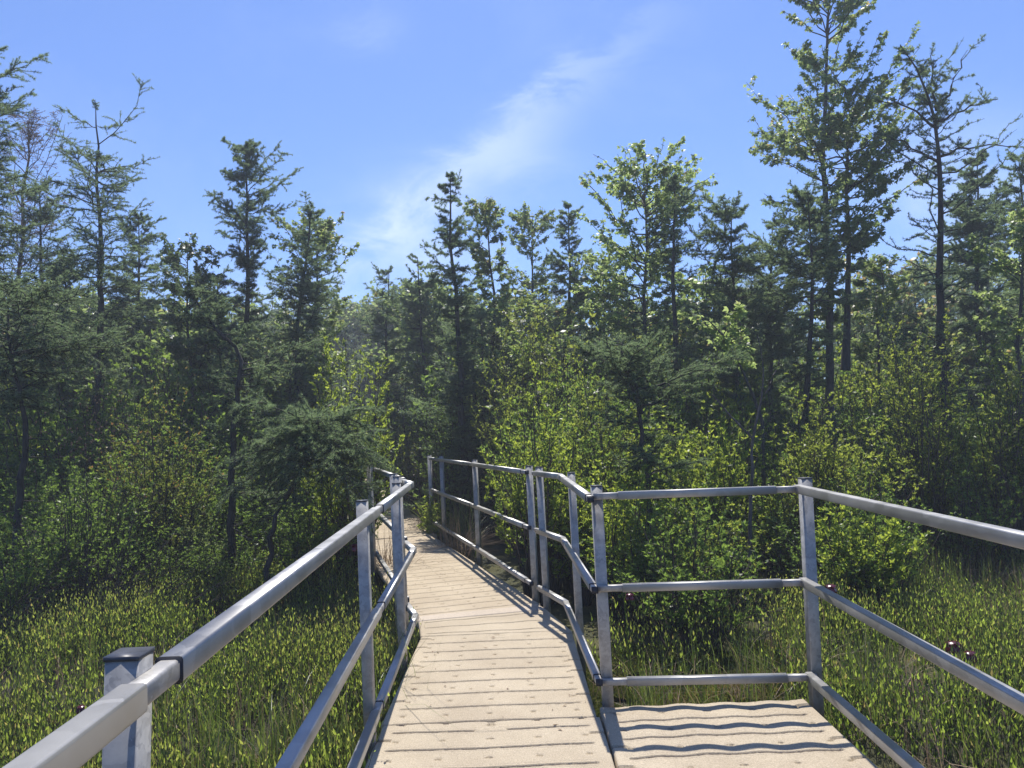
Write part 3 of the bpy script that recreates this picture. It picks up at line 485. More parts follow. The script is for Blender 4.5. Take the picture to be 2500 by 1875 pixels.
# ------------------------------------------------------------------ plants: generators
def poly_at(P,u):
    P=np.asarray(P,float); s=np.concatenate([[0],np.cumsum(np.linalg.norm(np.diff(P,axis=0),axis=1))]); s/=s[-1]
    return np.stack([np.interp(u,s,P[:,i]) for i in range(3)],-1)
def smooth_poly(P,n,r,wig=.012):
    u=np.linspace(0,1,n); Q=poly_at(P,u); k=np.array([.25,.5,.25])
    for _ in range(2): Q[1:-1]=Q[:-2]*.25+Q[1:-1]*.5+Q[2:]*.25
    Q[1:-1]+=r.normal(size=(n-2,3))*wig; return Q
def trunk_geo(w,Q,r0,r1,k=8):
    n=len(Q); u=np.linspace(0,1,n); R=r0*(1-u)**.9+r1; R[0]*=1.35
    if n>3: R[1]*=1.1
    tubes(w,Q[None],R[None],k)
def branches(r,Q,B,prof,elev,curve,zlo,n=8,wig=.03,lenjit=(.55,1.08)):
    """B branches off trunk polyline Q; lengths from the crown profile rows (z,left,right)"""
    prof=np.array(prof); Zt=Q[:,2]; u=r.uniform(0,1,B*3); P0=poly_at(Q,u); z=P0[:,2]
    lo,hi=max(zlo,prof[0,0]),prof[-1,0]; ok=(z>=lo)&(z<=hi+.02); P0=P0[ok][:B]; z=z[ok][:B]; b=len(z)
    az=r.uniform(0,2*PI,b); l=np.interp(z,prof[:,0],prof[:,1]); rt=np.interp(z,prof[:,0],prof[:,2])
    c=np.cos(az); side=np.where(c>0,rt,l); mean=(l+rt)/2; L=np.abs(c)*side+(1-np.abs(c))*mean
    L=L*r.uniform(*lenjit,b)+.04; rel_=(z-lo)/max(hi-lo,.1)
    e=np.interp(rel_,[0,1],elev)+r.normal(size=b)*.2; cv=np.interp(rel_,[0,1],curve)+r.normal(size=b)*.12
    s=np.linspace(0,1,n)[None,:]; h=np.stack([np.cos(az),np.sin(az)],-1)
    te=np.tan(e); rise=te+cv; lim=np.maximum((hi+.10-z)/L,.02); kf=np.where(rise>lim,lim/np.maximum(rise,.01),1.); te=te*kf; cv=cv*kf
    P=np.zeros((b,n,3)); P[:,:,:2]=P0[:,None,:2]+h[:,None,:]*(L[:,None]*s)[...,None]
    P[:,:,2]=P0[:,None,2]+L[:,None]*(te[:,None]*s+cv[:,None]*s*s)
    wg=np.cumsum(r.normal(size=(b,n,3))*wig,axis=1); wg-=wg[:,:1]; P+=wg*L[:,None,None]
    return P,L,az
def second(r,P,L,J,lmul,ang=(.6,1.2),s0=.12,n=4,droop=-.1,minl=.05,wig=.05):
    b,m,_=P.shape; s=r.uniform(s0,1,(b,J)); x=s*(m-1); i=np.minimum(x.astype(int),m-2); f=(x-i)[...,None]
    bi=np.arange(b)[:,None]; P0=P[bi,i]*(1-f)+P[bi,i+1]*f; T=nz(P[bi,i+1]-P[bi,i])
    up=np.array([0,0,1.]); S=nz(np.cross(T,up)); sg=r.choice([-1,1],(b,J))[...,None]; a=r.uniform(*ang,(b,J))[...,None]
    D=T*np.cos(a)+S*np.sin(a)*sg+up*r.normal(size=(b,J,1))*.28
    l=np.maximum(L[:,None]*lmul*(1.05-.7*s)*r.uniform(.5,1.2,(b,J)),minl)
    t=np.linspace(0,1,n); Q=P0[:,:,None,:]+nz(D)[:,:,None,:]*(l[...,None]*t)[...,None]; Q[...,2]+=droop*l[...,None]*t*t
    Q+=np.cumsum(r.normal(size=Q.shape)*wig,axis=2)*l[...,None,None]*(t>0)[None,None,:,None]
    return Q.reshape(-1,n,3),l.reshape(-1)
def sample(r,P,L,sp,s0=0.,kmin=1):
    n=np.maximum(np.ceil(L*(1-s0)/sp).astype(int),kmin); idx=np.repeat(np.arange(len(L)),n); m=P.shape[1]
    s=r.uniform(s0,1,len(idx)); x=s*(m-1); i=np.minimum(x.astype(int),m-2); f=(x-i)[:,None]
    return P[idx,i]*(1-f)+P[idx,i+1]*f, nz(P[idx,i+1]-P[idx,i]), s
def larch_geo(r,d,w,f,detail=1.0):
    Q=smooth_poly(d['trunk'],max(10,int(len(d['trunk'])*2.2)),r,.015); H=Q[-1,2]-Q[0,2]
    prof=d['prof']; dens=d.get('dens',1); lite=d.get('lite'); soft=d.get('soft'); sparse=d.get('sparse')
    trunk_geo(w,Q,.014+.0095*H,.006)
    stems=[(Q,1.0)]
    for e in d.get('extra',[]):
        q=smooth_poly(e,8,r,.02); trunk_geo(w,q,.015,.005,6); stems.append((q,.4))
    zb=prof[0][0]
    for q,sc in stems:
        B=int((prof[-1][0]-zb)*20*sc*max(dens,.8)+12)
        if sc<1: B=13
        if soft: B=95
        P,L,az=branches(r,q,B,prof if sc==1 else [[-1,.3,.3],[9.9,.3,.3]],(-.08,.45) if not soft else (.10,.30),(.10,.12) if not soft else (-.42,-.45),zb-.05,wig=.04,lenjit=(.75,1.15) if soft else (.4,1.4))
        s=np.linspace(0,1,P.shape[1]); tubes(w,P[:,::2] if lite else P,((.0035+.011*L[:,None]*(1-s)**1.1)*.8)[:,::2 if lite else 1],3 if lite else 4)
        # bare dead twigs low on the trunk
        J=int((19 if not sparse else 9)*max(.7,min(dens,1.3))); J=20 if soft else 13 if lite else J
        if lite: P=P[:85]; L=L[:85]
        S,l=second(r,P,L,J,.48 if not sparse else .36,droop=-.12 if not sparse else .1)
        t=np.linspace(0,1,S.shape[1]); lite or tubes(w,S,np.broadcast_to(.0042*(1-t)+.0016,(len(S),S.shape[1])),3)
        sp=(.021 if not sparse else .02)/max(min(dens,1.6),.6)/detail; ds=min(max(d['trunk'][0][1]/9,.9),1.6) if 'label' in d else 3.2
        sp=.06 if lite else sp*.8
        A,TA,sa=sample(r,P,L*.8,sp,.18); Bp,TB,sb=sample(r,S,l,sp)
        C=np.concatenate([A,Bp]); T=np.concatenate([TA,TB]); n=len(C); k=5 if lite else 7 if not sparse else 8
        D=nz(np.repeat(T,k,0)*.45+rsph(r,n*k)+np.array([0,0,.18]))
        len_=r.uniform(.024,.042,n*k)*(1.15 if soft else 1)*ds**.6; cl=np.clip(r.normal(.45,.2,n),0,1)
        needles(f,np.repeat(C,k,0),D,len_,.0050*ds if not soft else .0044,np.clip(np.repeat(cl,k)+r.normal(size=n*k)*.08,0,1))
    # dead twigs below the crown
    lo=[[Q[0,2]+.3,.3,.3],[zb+1.2,.5,.5]]
    P,L,az=branches(r,Q,16,lo,(-.1,.15),(-.1,.1),.1,n=5)
    tubes(w,P,np.broadcast_to(.006*(1-np.linspace(0,1,5))+.0018,(len(P),5)),3)
    S,l=second(r,P,L,4,.5,n=3); tubes(w,S,np.full((len(S),3),.0016),3)
    return Q
def maple_geo(r,d,w,f,detail=1.0,lobes=True,leafL=.068):
    Q=smooth_poly(d['trunk'],max(10,int(len(d['trunk'])*2)),r,.02); H=Q[-1,2]-Q[0,2]; prof=d['prof']; dens=d.get('dens',1)
    trunk_geo(w,Q,.012+.0075*H,.006); stems=[(Q,1.)]
    for e in d.get('extra',[]):
        q=smooth_poly(e,8,r,.02); trunk_geo(w,q,.05,.01,6); stems.append((q,.35))
    for q,sc in stems:
        B=int(((prof[-1][0]-prof[0][0])*15*min(dens,1.4)+16)*sc)
        P,L,az=branches(r,q,B,prof,(.25,.8),(.08,.15),prof[0][0]-.3,wig=.04,lenjit=(.55,1.1))
        s=np.linspace(0,1,P.shape[1]); tubes(w,P,(.004+.012*L[:,None]*(1-s))*.8,4)
        S,l=second(r,P,L,9,.42,ang=(.4,1.0),s0=.25,droop=.0,minl=.12)
        t=np.linspace(0,1,S.shape[1]); tubes(w,S,np.broadcast_to(.004*(1-t)+.0015,(len(S),S.shape[1])),3)
        C,T,sv=sample(r,S,l,.0165/detail/min(max(dens,.8),1.35),.1,3); C2,T2,s2=sample(r,P,L,.035/detail,.35,3)
        C=np.concatenate([C,C2]); T=np.concatenate([T,T2]); n=len(C)
        D=nz(T*.5+rsph(r,n)*.75+np.array([0,0,-.55])); Nn=nz(rsph(r,n)*.8+np.array([0,0,1.]))
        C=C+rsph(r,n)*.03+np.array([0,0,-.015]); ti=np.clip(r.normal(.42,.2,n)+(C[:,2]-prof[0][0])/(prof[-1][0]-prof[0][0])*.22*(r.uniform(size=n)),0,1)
        Ls=leafL*r.uniform(.6,1.15,n)
        if lobes: maple_leaves(f,C,D,Nn,Ls,ti)
        else: leaves(f,C,D,Nn,Ls*1.1,Ls*.9,-.05,ti)
def shrub_geo(r,hw,H,kind,w,f,cnt=1.0,leafL=.042,lite=False):
    ns=int((16+26*hw)*(1.25 if kind=='d' else 1 if lite else 1.55)); th=r.uniform(0,2*PI,ns); q=np.sqrt(r.uniform(0,1,ns))
    b=np.stack([np.cos(th),np.sin(th)],-1)*(q*hw*.35)[:,None]; e=np.stack([np.cos(th+r.normal(size=ns)*.3),np.sin(th+r.normal(size=ns)*.3)],-1)*(q*hw*.92)[:,None]+r.normal(size=(ns,2))*hw*.10
    h=H*(1-.42*q**2)*r.uniform(.6,1.14,ns); n=7; s=np.linspace(0,1,n)
    P=np.zeros((ns,n,3)); P[:,:,:2]=b[:,None]+(e-b)[:,None]*(s**1.35)[None,:,None]; P[:,:,2]=h[:,None]*(s**.85)[None]
    P[:,1:]+=np.cumsum(r.normal(size=(ns,n-1,3))*.022*H**.5,axis=1)
    tubes(w,P,np.broadcast_to((.010*min(1,H/1.8)+.002)*(1-s)+.002,(ns,n)),4)
    L=h
    S,l=second(r,P,L,11,.24,ang=(.35,1.1),s0=.3,droop=.1,minl=.1); l=np.clip(l,.1,.5)
    t=np.linspace(0,1,S.shape[1]); lite or tubes(w,S,np.broadcast_to(.003*(1-t)+.0012,(len(S),S.shape[1])),3)
    C,T,sv=sample(r,S,l,.016/cnt,.1,4); m=len(C)
    up=np.array([0,0,1.]); D=nz(T*.7+rsph(r,m)*.7+up*.35); Nn=nz(rsph(r,m)+up*.7)
    # leaf clusters cut light and dark clumps: thin out random branchlets
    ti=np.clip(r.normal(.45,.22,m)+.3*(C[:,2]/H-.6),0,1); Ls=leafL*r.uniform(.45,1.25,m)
    leaves(f,C,D,Nn,Ls,Ls*r.uniform(.32,.5,m),.12,ti)
    # tip whorls
    tip=S[:,-1]; tp=np.repeat(tip,5,0); k=len(tp)
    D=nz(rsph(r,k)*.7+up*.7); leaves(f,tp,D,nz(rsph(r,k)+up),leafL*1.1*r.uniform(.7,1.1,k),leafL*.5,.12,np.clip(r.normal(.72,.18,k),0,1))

# ------------------------------------------------------------------ trees
for ti,d in enumerate(TREES):
    r=np.random.default_rng(100+ti); kind=d['kind']; b=d['trunk'][0]
    e=empty(d.get('name') or ('larch_tree' if kind=='larch' else 'maple_tree'),tuple(b),d['label'],'tree','trees round the bog')
    w=G(); f=G()
    if kind=='larch': larch_geo(r,d,w,f)
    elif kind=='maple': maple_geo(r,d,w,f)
    else:
        Q=smooth_poly(d['trunk'],12,r,.03); trunk_geo(w,Q,.07,.01)
        P,L,az=branches(r,Q,60,d['prof'],(.7,1.1),(.1,.1),1.5,wig=.05); s=np.linspace(0,1,8); tubes(w,P,(.004+.010*L[:,None]*(1-s)),4)
        S,l=second(r,P,L,12,.55,droop=.1,minl=.15); tubes(w,S,np.full((len(S),4),.0032),3)
        S2,l2=second(r,S,l,6,.6,n=3,minl=.06); tubes(w,S2,np.full((len(S2),3),.0026),3)
        C,T,_=sample(r,S2,l2,.06); leaves(f,C,nz(T+rsph(r,len(C))*.6),rsph(r,len(C)),.03,.018,.1,r.uniform(.5,1,len(C)))
    if w.n: w.build('trunk',M['redtwig'] if kind=='bare' else M['bark'] if kind=='larch' else M['maplebark'],e,True,loc=None).location=tuple(-np.array(b))
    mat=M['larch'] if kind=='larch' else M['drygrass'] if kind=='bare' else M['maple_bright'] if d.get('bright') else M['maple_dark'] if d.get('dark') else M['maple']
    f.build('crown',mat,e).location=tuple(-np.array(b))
    if d.get('cones'):
        g=G(); C=r.normal(size=(150,3))*np.array([.22,.3,.22])+np.array([-4.35,8,1.7]); C2=C.copy(); C2[:,2]+=.022
        tubes(g,np.stack([C,(C+C2)/2,C2],1),np.broadcast_to(np.array([.006,.011,.004]),(150,3)),5); o=g.build('cones',M['cone'],e); o.location=tuple(-np.array(b)); o['kind']='stuff'

# forked bare stem
e=empty('dead_sapling',tuple(FORK[0][0]),'thin forked bare stem standing in the shrubs behind the platform','dead tree')
r=np.random.default_rng(7); base=np.array(FORK[0][0])
for k,(pl,r0,r1) in enumerate(zip(FORK,(.021,.014,.014,.007),(.013,.006,.004,.003))):
    w=G(); Q=smooth_poly(np.array(pl)-base,9,r,.006)
    if k==0: Q=np.concatenate([[Q[0]+[0,0,-.35]],Q])
    u=np.linspace(0,1,len(Q)); tubes(w,Q[None],(r0*(1-u)+r1*u)[None],6); w.build('trunk' if k==0 else 'bough',M['greystem'],e,True)

# ------------------------------------------------------------------ shrubs that can be told apart
for si,(lab,x,y,H,hw,k) in enumerate(SHRUBS):
    r=np.random.default_rng(300+si); z=float(gz(x,y)); e=empty('shrub',(x,y,z),lab,'shrub','shrubs round the bog'); w=G(); f=G()
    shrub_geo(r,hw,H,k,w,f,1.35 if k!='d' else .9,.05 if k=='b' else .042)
    if 'slanting' in lab:
        q=70; b=r.uniform(-1,1,(q,3))*np.array([hw*1.2,.5,0]); b[:,1]-=.45; ll=r.uniform(.5,1.35,q); an=r.normal(.75,.35,q); t=np.linspace(0,1,6)
        P=np.zeros((q,6,3)); P[:,:,0]=b[:,:1]+np.sin(an)[:,None]*ll[:,None]*t; P[:,:,1]=b[:,1:2]+r.normal(size=(q,1))*.2*t; P[:,:,2]=np.cos(an)[:,None]*ll[:,None]*t*(1-.2*t)+.05
        P[:,1:]+=np.cumsum(r.normal(size=(q,5,3))*.012,axis=1); tubes(w,P,np.broadcast_to(.0055*(1-t)+.0018,(q,6)),4)
        S,l=second(r,P,ll,4,.35,n=3,s0=.4); tubes(w,S,np.full((len(S),3),.0016),3)
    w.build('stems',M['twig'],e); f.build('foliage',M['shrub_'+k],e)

# ------------------------------------------------------------------ thicket (one uncountable mass) and far wood
def corridor(x,y,m):
    """distance test: is the point on or near the boardwalk?"""
    if y>30: return False
    if y<6.6: c=-.18; h=.6
    elif y<11.6:
        c=W0[0]+(y-W0[1])*WD[0]/WD[1]; h=.62
    else: c=-1.7-(y-11.6)*.25; h=.6
    return abs(x-c)<h+m
def thicket():
    r=np.random.default_rng(11); protos=[]
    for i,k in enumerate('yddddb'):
        w=G(); f=G(); shrub_geo(np.random.default_rng(50+i),.75,1.6,k,w,f,.66,.043,True); protos.append((w,f))
    W=G(); F={'y':G(),'d':G(),'b':G()}
    n=0; tries=0
    while n<290 and tries<9000:
        tries+=1
        y=r.uniform(6.2,19); x=r.uniform(-y*.78-1,y*.78+1)
        if x<-.5: lim=7.6 if x<-4.2 else (8.6 if x<-3 else 10.2)
        else: lim=6.25 if x<2.1 else (6.7 if x<3.6 else 9.6)
        if abs(x+2.3)<.8 and 8<y<11.5: continue
        if y<lim or corridor(x,y,.9 if y<13 else .45): continue
        if r.uniform()<.3 and y>15: continue
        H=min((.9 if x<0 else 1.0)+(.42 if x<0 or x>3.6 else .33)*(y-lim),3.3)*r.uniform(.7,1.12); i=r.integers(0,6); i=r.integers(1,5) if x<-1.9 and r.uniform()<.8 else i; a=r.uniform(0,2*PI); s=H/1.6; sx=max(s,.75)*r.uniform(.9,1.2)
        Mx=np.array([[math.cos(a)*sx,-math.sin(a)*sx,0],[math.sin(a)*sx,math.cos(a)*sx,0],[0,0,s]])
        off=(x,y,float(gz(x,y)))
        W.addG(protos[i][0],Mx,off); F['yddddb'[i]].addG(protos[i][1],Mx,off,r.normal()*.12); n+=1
    tag(W.build('undergrowth_stems',M['twig']),'tangle of shrub stems under the trees',kind='stuff')
    for k,g in F.items(): tag(g.build('undergrowth',M['shrub_'+k]),'dense thicket of leafy undergrowth between the trees',kind='stuff')
thicket()
def far_wood():
    r=np.random.default_rng(21); pl=[]; pm=[]
    for i in range(3):
        w=G(); f=G(); larch_geo(np.random.default_rng(70+i),dict(trunk=[[0,0,0],[.1,0,3],[0,.05,6.2]],prof=[[.6,1.3,1.3],[2.5,1.25,1.25],[4.5,.8,.8],[6.2,.05,.05]],dens=1.0,lite=1),w,f); pl.append((w,f))
    for i in range(2):
        w=G(); f=G(); maple_geo(np.random.default_rng(80+i),dict(trunk=[[0,0,0],[.1,0,3],[0,.1,5.6]],prof=[[.8,1.5,1.5],[3,1.7,1.7],[4.6,1.2,1.2],[5.9,.3,.3]],dens=.8),w,f,.5,False,.12); pm.append((w,f))
    W=G(); FL=G(); FM=G()
    for j in range(425):
        y=r.uniform(14,40) if j%2 else r.uniform(12.5,20); x=r.uniform(-y*.75-2,y*.75+2)
        if j>=400: y=r.uniform(30.5,38); x=r.uniform(-9.5,-3.5)
        if corridor(x,y,.9) or (x>2.3 and y<15): continue
        gap=abs(x/y-(-.19))<.05
        hh=(.175*y+2.1)*r.uniform(.66,1.05)*(.95 if y<19 else 1)*( .92 if gap else 1)
        a=r.uniform(0,2*PI); m=r.uniform()<.24; w,f=(pm[r.integers(0,2)] if m else pl[r.integers(0,3)]); s=hh/(5.6 if m else 6.2); sx=s*r.uniform(1.0,1.45)
        Mx=np.array([[math.cos(a)*sx,-math.sin(a)*sx,0],[math.sin(a)*sx,math.cos(a)*sx,0],[0,0,s]])
        W.addG(w,Mx,(x,y,GZ)); (FM if m else FL).addG(f,Mx,(x,y,GZ),r.normal()*.1)
    tag(W.build('far_wood_trunks',M['bark']),'trunks of the far wood',kind='stuff')
    tag(FL.build('far_wood_larches',M['larch']),'far mass of larches closing the view',kind='stuff')
    tag(FM.build('far_wood_maples',M['maple']),'far mass of maples closing the view',kind='stuff')
far_wood()

# ------------------------------------------------------------------ bog meadow
def on_deck(x,y,m=0.03):
    c=np.where(y<6.6,-.18,W0[0]+(y-W0[1])*WD[0]/WD[1]); h=np.where(y<6.6,.585,.60)
    a=np.abs(x-c)<h+m
    return a|((x>.3)&(x<1.56+m)&(y<4.30+m))
def noise2(x,y,s,seed):
    r=np.random.default_rng(seed); v=0
    for i in range(6):
        a=r.uniform(0,2*PI); k=s*r.uniform(.5,1.8); v=v+np.sin(k*(x*math.cos(a)+y*math.sin(a))+r.uniform(0,6))
    return v/6
def bog_field(name,label,poly,dens,seed,M_=11):
    r=np.random.default_rng(seed); xs=poly[:,0]; ys=poly[:,1]
    A=(xs.max()-xs.min())*(ys.max()-ys.min()); n=int(A*dens); x=r.uniform(xs.min(),xs.max(),n); y=r.uniform(ys.min(),ys.max(),n)
    ins_=np.zeros(n,bool); j=len(poly)-1
    for i in range(len(poly)):
        xi,yi=poly[i]; xj,yj=poly[j]; c=((yi>y)!=(yj>y))&(x<(xj-xi)*(y-yi)/(yj-yi+1e-12)+xi); ins_^=c; j=i
    ins_&=~on_deck(x,y,.05); d=noise2(x,y,2.2,seed+1)+.5*noise2(x,y,6,seed+2); ins_&=(r.uniform(size=n)<np.clip(.70+2.0*d,.10,1))
    x=x[ins_]; y=y[ins_]; d=d[ins_]; n=len(x); base=np.stack([x,y,gz(x,y)],-1)
    h=np.clip(.29+.26*d+r.normal(size=n)*.07+(r.uniform(size=n)<.06)*.16,.10,.62); tilt=r.normal(size=(n,2))*.2
    top=base+np.stack([tilt[:,0]*h,tilt[:,1]*h,h],-1)
    f=G(); w=G(); tubes(w,np.stack([base,(base+top)/2+r.normal(size=(n,3))*.008,top],1),np.broadcast_to(np.array([.0022,.0017,.001]),(n,3)),3)
    s=np.clip((np.arange(M_)[None,:]+r.uniform(0,1,(n,M_)))/M_*.86+.16,0,1.0); P=base[:,None]*(1-s[...,None])+top[:,None]*s[...,None]
    az=r.uniform(0,2*PI,(n,1))+np.arange(M_)[None,:]*2.4; el=r.normal(size=(n,M_))*.25+1.12
    D=np.stack([np.cos(az)*np.cos(el),np.sin(az)*np.cos(el),np.sin(el)],-1); Nn=np.stack([-np.cos(az)*np.sin(el),-np.sin(az)*np.sin(el),np.cos(el)],-1)
    old=r.uniform(size=(n,M_))<.16; t=np.clip(.24+.6*s+r.normal(size=(n,M_))*.15+.35*noise2(x,y,1.3,seed+5)[:,None]+.2*d[:,None],0,.85); t=np.where(old,r.uniform(0,.15,(n,M_)),t); t=np.where(r.uniform(size=(n,M_))<.035,1,t)
    Ls=(.037*r.uniform(.5,1.2,(n,M_))*(1.1-.35*(s>.93)))
    leaves(f,P.reshape(-1,3),D.reshape(-1,3),(-Nn).reshape(-1,3)+r.normal(size=(n*M_,3))*.35,Ls.ravel(),Ls.ravel()*.31,.1,t.ravel())
    tag(w.build(name+'_stems',M['twig']),label+', its thin stems',kind='stuff'); tag(f.build(name,M['bog']),label,kind='stuff')
bog_field('bog_shrublets','low leathery-leaved shrublets filling the left bog meadow',np.array([(-.8,1.6),(-.85,6.5),(-1.6,8.8),(-2.4,11.5),(-4.4,10),(-6.2,8.2),(-9.5,7.6),(-7,4),(-3.2,1.6)]),500,401)
bog_field('bog_shrublets','low leathery-leaved shrublets filling the right bog meadow',np.array([(1.55,1.5),(1.6,4.3),(1.75,5.4),(2.2,6.9),(3.5,7.6),(5.2,10.3),(9,10.6),(7.2,5),(3.6,1.5)]),420,402)
def moss():
    """sphagnum hummocks behind the platform and beside the near deck"""
    r=np.random.default_rng(601); C=[]
    for x0,x1,y0,y1,n in ((.42,2.1,4.3,6.3,30000),(-1.5,-.8,3.2,5.2,9000),(-3,-1,2.4,4.4,9000)):
        x=r.uniform(x0,x1,n); y=r.uniform(y0,y1,n); k=(noise2(x,y,3.5,9)+.5*noise2(x,y,9,10)>-.38)&~on_deck(x,y,.02); C.append(np.stack([x[k],y[k]],-1))
    C=np.concatenate(C); n=len(C); hm=np.clip(noise2(C[:,0],C[:,1],3.5,9)+.3,0,1)
    P=np.stack([C[:,0],C[:,1],gz(C[:,0],C[:,1])+.02+.10*hm*r.uniform(.3,1,n)],-1); g=G()
    for q in range(3):
        D=nz(rsph(r,n)*.8+np.array([0,0,.9])); leaves(g,P,D,nz(rsph(r,n)+np.array([0,0,.5])),.034*r.uniform(.6,1.2,n),.015,.1,np.clip(.35+.5*noise2(C[:,0],C[:,1],5,12)+r.normal(size=n)*.18,0,1))
    tag(g.build('sphagnum_moss',M['moss']),'yellow green sphagnum moss cushions',kind='stuff')
moss()
bog_field('bog_shrublets','dark low shrublets scattered on the moss behind the platform',np.array([(.45,5.5),(1.75,5.4),(2.0,6.0),(.9,6.5),(.42,6.2)]),130,403)
def sedge(name,label,rects,seed,mat='sedge',hh=(.3,.62),wd=.0032,clump=26,dry=.12,lean=.35,spread=.05):
    r=np.random.default_rng(seed); C=[]
    for x0,x1,y0,y1,n in rects:
        x=r.uniform(x0,x1,n); y=r.uniform(y0,y1,n); C.append(np.stack([x,y],-1))
    C=np.concatenate(C); C=C[~on_deck(C[:,0],C[:,1],.0)]; P=np.repeat(C,clump,0)+r.normal(size=(len(C)*clump,2))*spread; n=len(P); P=P[~on_deck(P[:,0],P[:,1],-.03)]; n=len(P)
    b=np.stack([P[:,0],P[:,1],gz(P[:,0],P[:,1])],-1); h=r.uniform(*hh,n); az=r.uniform(0,2*PI,n); ln=np.abs(r.normal(size=n))*lean
    s=np.array([0,.35,.7,1.]); d=np.stack([np.cos(az),np.sin(az)],-1)
    Q=np.zeros((n,4,3)); Q[:,:,:2]=b[:,None,:2]+d[:,None]*(h*ln)[:,None,None]*(s**1.8)[None,:,None]; Q[:,:,2]=b[:,None,2]+h[:,None]*(s-.35*np.minimum(ln,1.4)[:,None]*s**2.4)
    S=np.stack([-np.sin(az+.5),np.cos(az+.5),0*az],-1); wv=wd*np.array([1,.9,.6,.08])
    V=np.stack([Q-S[:,None]*wv[None,:,None],Q+S[:,None]*wv[None,:,None]],2)
    i=np.arange(n*8).reshape(n,4,2); F=np.stack([i[:,:-1,0],i[:,:-1,1],i[:,1:,1],i[:,1:,0]],-1).reshape(-1,4)
    t=np.where(r.uniform(size=n)<dry,1,np.clip(r.normal(.4,.2,n),0,.8)); g=G(); g.add(V,F,np.repeat(t,8))
    return g,name,label,mat
g,n_,l_,m_=sedge('sedge','thin green sedge blades growing among the bog shrublets',[(-2.2,-.75,2.6,6.6,90),(-6,-1,3,8,60),(1.5,6.5,2.4,9.5,170),(.5,2.4,4.3,5.6,34),(3.0,7.2,5.6,10.2,260)],501,clump=16,hh=(.25,.52))
tag(g.build(n_,M[m_]),l_,kind='stuff')
g,n_,l_,m_=sedge('dry_sedge','straw coloured dead sedge among the bog shrublets',[(-6,-.9,2.6,8,70),(1.6,6.5,2.4,9.5,90),(3.0,7.5,6.0,10,150),(.5,2.,4.35,5.6,14)],502,mat='drygrass',clump=14,hh=(.2,.45),lean=.8,spread=.08)
tag(g.build(n_,M[m_]),l_,kind='stuff')
# countable grass tufts by the walkway
for lab,x,y,n,mt,hh,wd,ln,z in (('tall green grass tuft at the right edge of the sandy deck',-.78,11.2,130,'sedge',(.5,1.05),.006,.5,0),
  ('green grass tuft beside the end post of the far right railing',-1.12,12.1,150,'sedge',(.5,1.15),.006,.5,0),
  ('dry brown grass tuft sprawling over the right deck edge',-.86,10.55,260,'drygrass',(.35,.75),.004,1.1,.1),
  ('dry tawny grass tuft between the far left post and the deck',-1.56,9.25,200,'drygrass',(.35,.8),.004,.9,.05),
  ('pale dry grass tuft lying over the far deck edge',-1.42,12.7,200,'drygrass',(.35,.7),.005,1.2,.1),
  ('wispy grass tuft poking through the gap under the near left railing',-.83,4.75,34,'sedge',(.45,.85),.0026,.75,0)):
    r=np.random.default_rng(int(abs(x*1000+y*77))); P=r.normal(size=(n,2))*.09; h=r.uniform(*hh,n); az=r.uniform(0,2*PI,n); l=np.abs(r.normal(size=n))*ln; s=np.array([0,.35,.7,1.])
    Q=np.zeros((n,4,3)); dd=np.stack([np.cos(az),np.sin(az)],-1); Q[:,:,:2]=P[:,None]+dd[:,None]*(h*l)[:,None,None]*(s**1.6)[None,:,None]; Q[:,:,2]=h[:,None]*(s-.4*np.minimum(l,1.3)[:,None]*s**2.2)+z
    S=np.stack([-np.sin(az+.5),np.cos(az+.5),0*az],-1); wv=wd*np.array([1,.9,.6,.08]); V=np.stack([Q-S[:,None]*wv[None,:,None],Q+S[:,None]*wv[None,:,None]],2)
    i=np.arange(n*8).reshape(n,4,2); F=np.stack([i[:,:-1,0],i[:,:-1,1],i[:,1:,1],i[:,1:,0]],-1).reshape(-1,4); g=G(); g.add(V,F,np.repeat(np.clip(r.normal(.45,.25,n),0,1),8))
    o=g.build('grass_tuft',M[mt]); o.location=(x,y,float(gz(x,y))); tag(o,lab,'grass','grass tufts by the walkway')

# small dry leaf bits blown onto the boards
def litter():
    r=np.random.default_rng(77); g=G(); n=170
    x=r.uniform(-.7,.36,n); y=2.6+4*r.uniform(0,1,n)**.7; far=r.uniform(size=n)<.62; t=r.uniform(.1,5,n); o=r.uniform(-.5,.5,n)*r.uniform(.5,1.05,n)
    x=np.where(far,W0[0]+WD[0]*t+WN[0]*o,x); y=np.where(far,W0[1]+WD[1]*t+WN[1]*o,y); k=far|(y<5.8)
    P=np.stack([x,y,np.full(n,.006)],-1)[k]; m=len(P); D=rsph(r,m)*np.array([1,1,.12]); leaves(g,P,D,nz(rsph(r,m)*.25+np.array([0,0,1.])),r.uniform(.012,.045,m),r.uniform(.004,.012,m),.15,r.uniform(0,.6,m))
    tag(g.build('leaf_litter',M['drygrass']),'small dry leaf and grass bits scattered on the boards',kind='stuff')
litter()
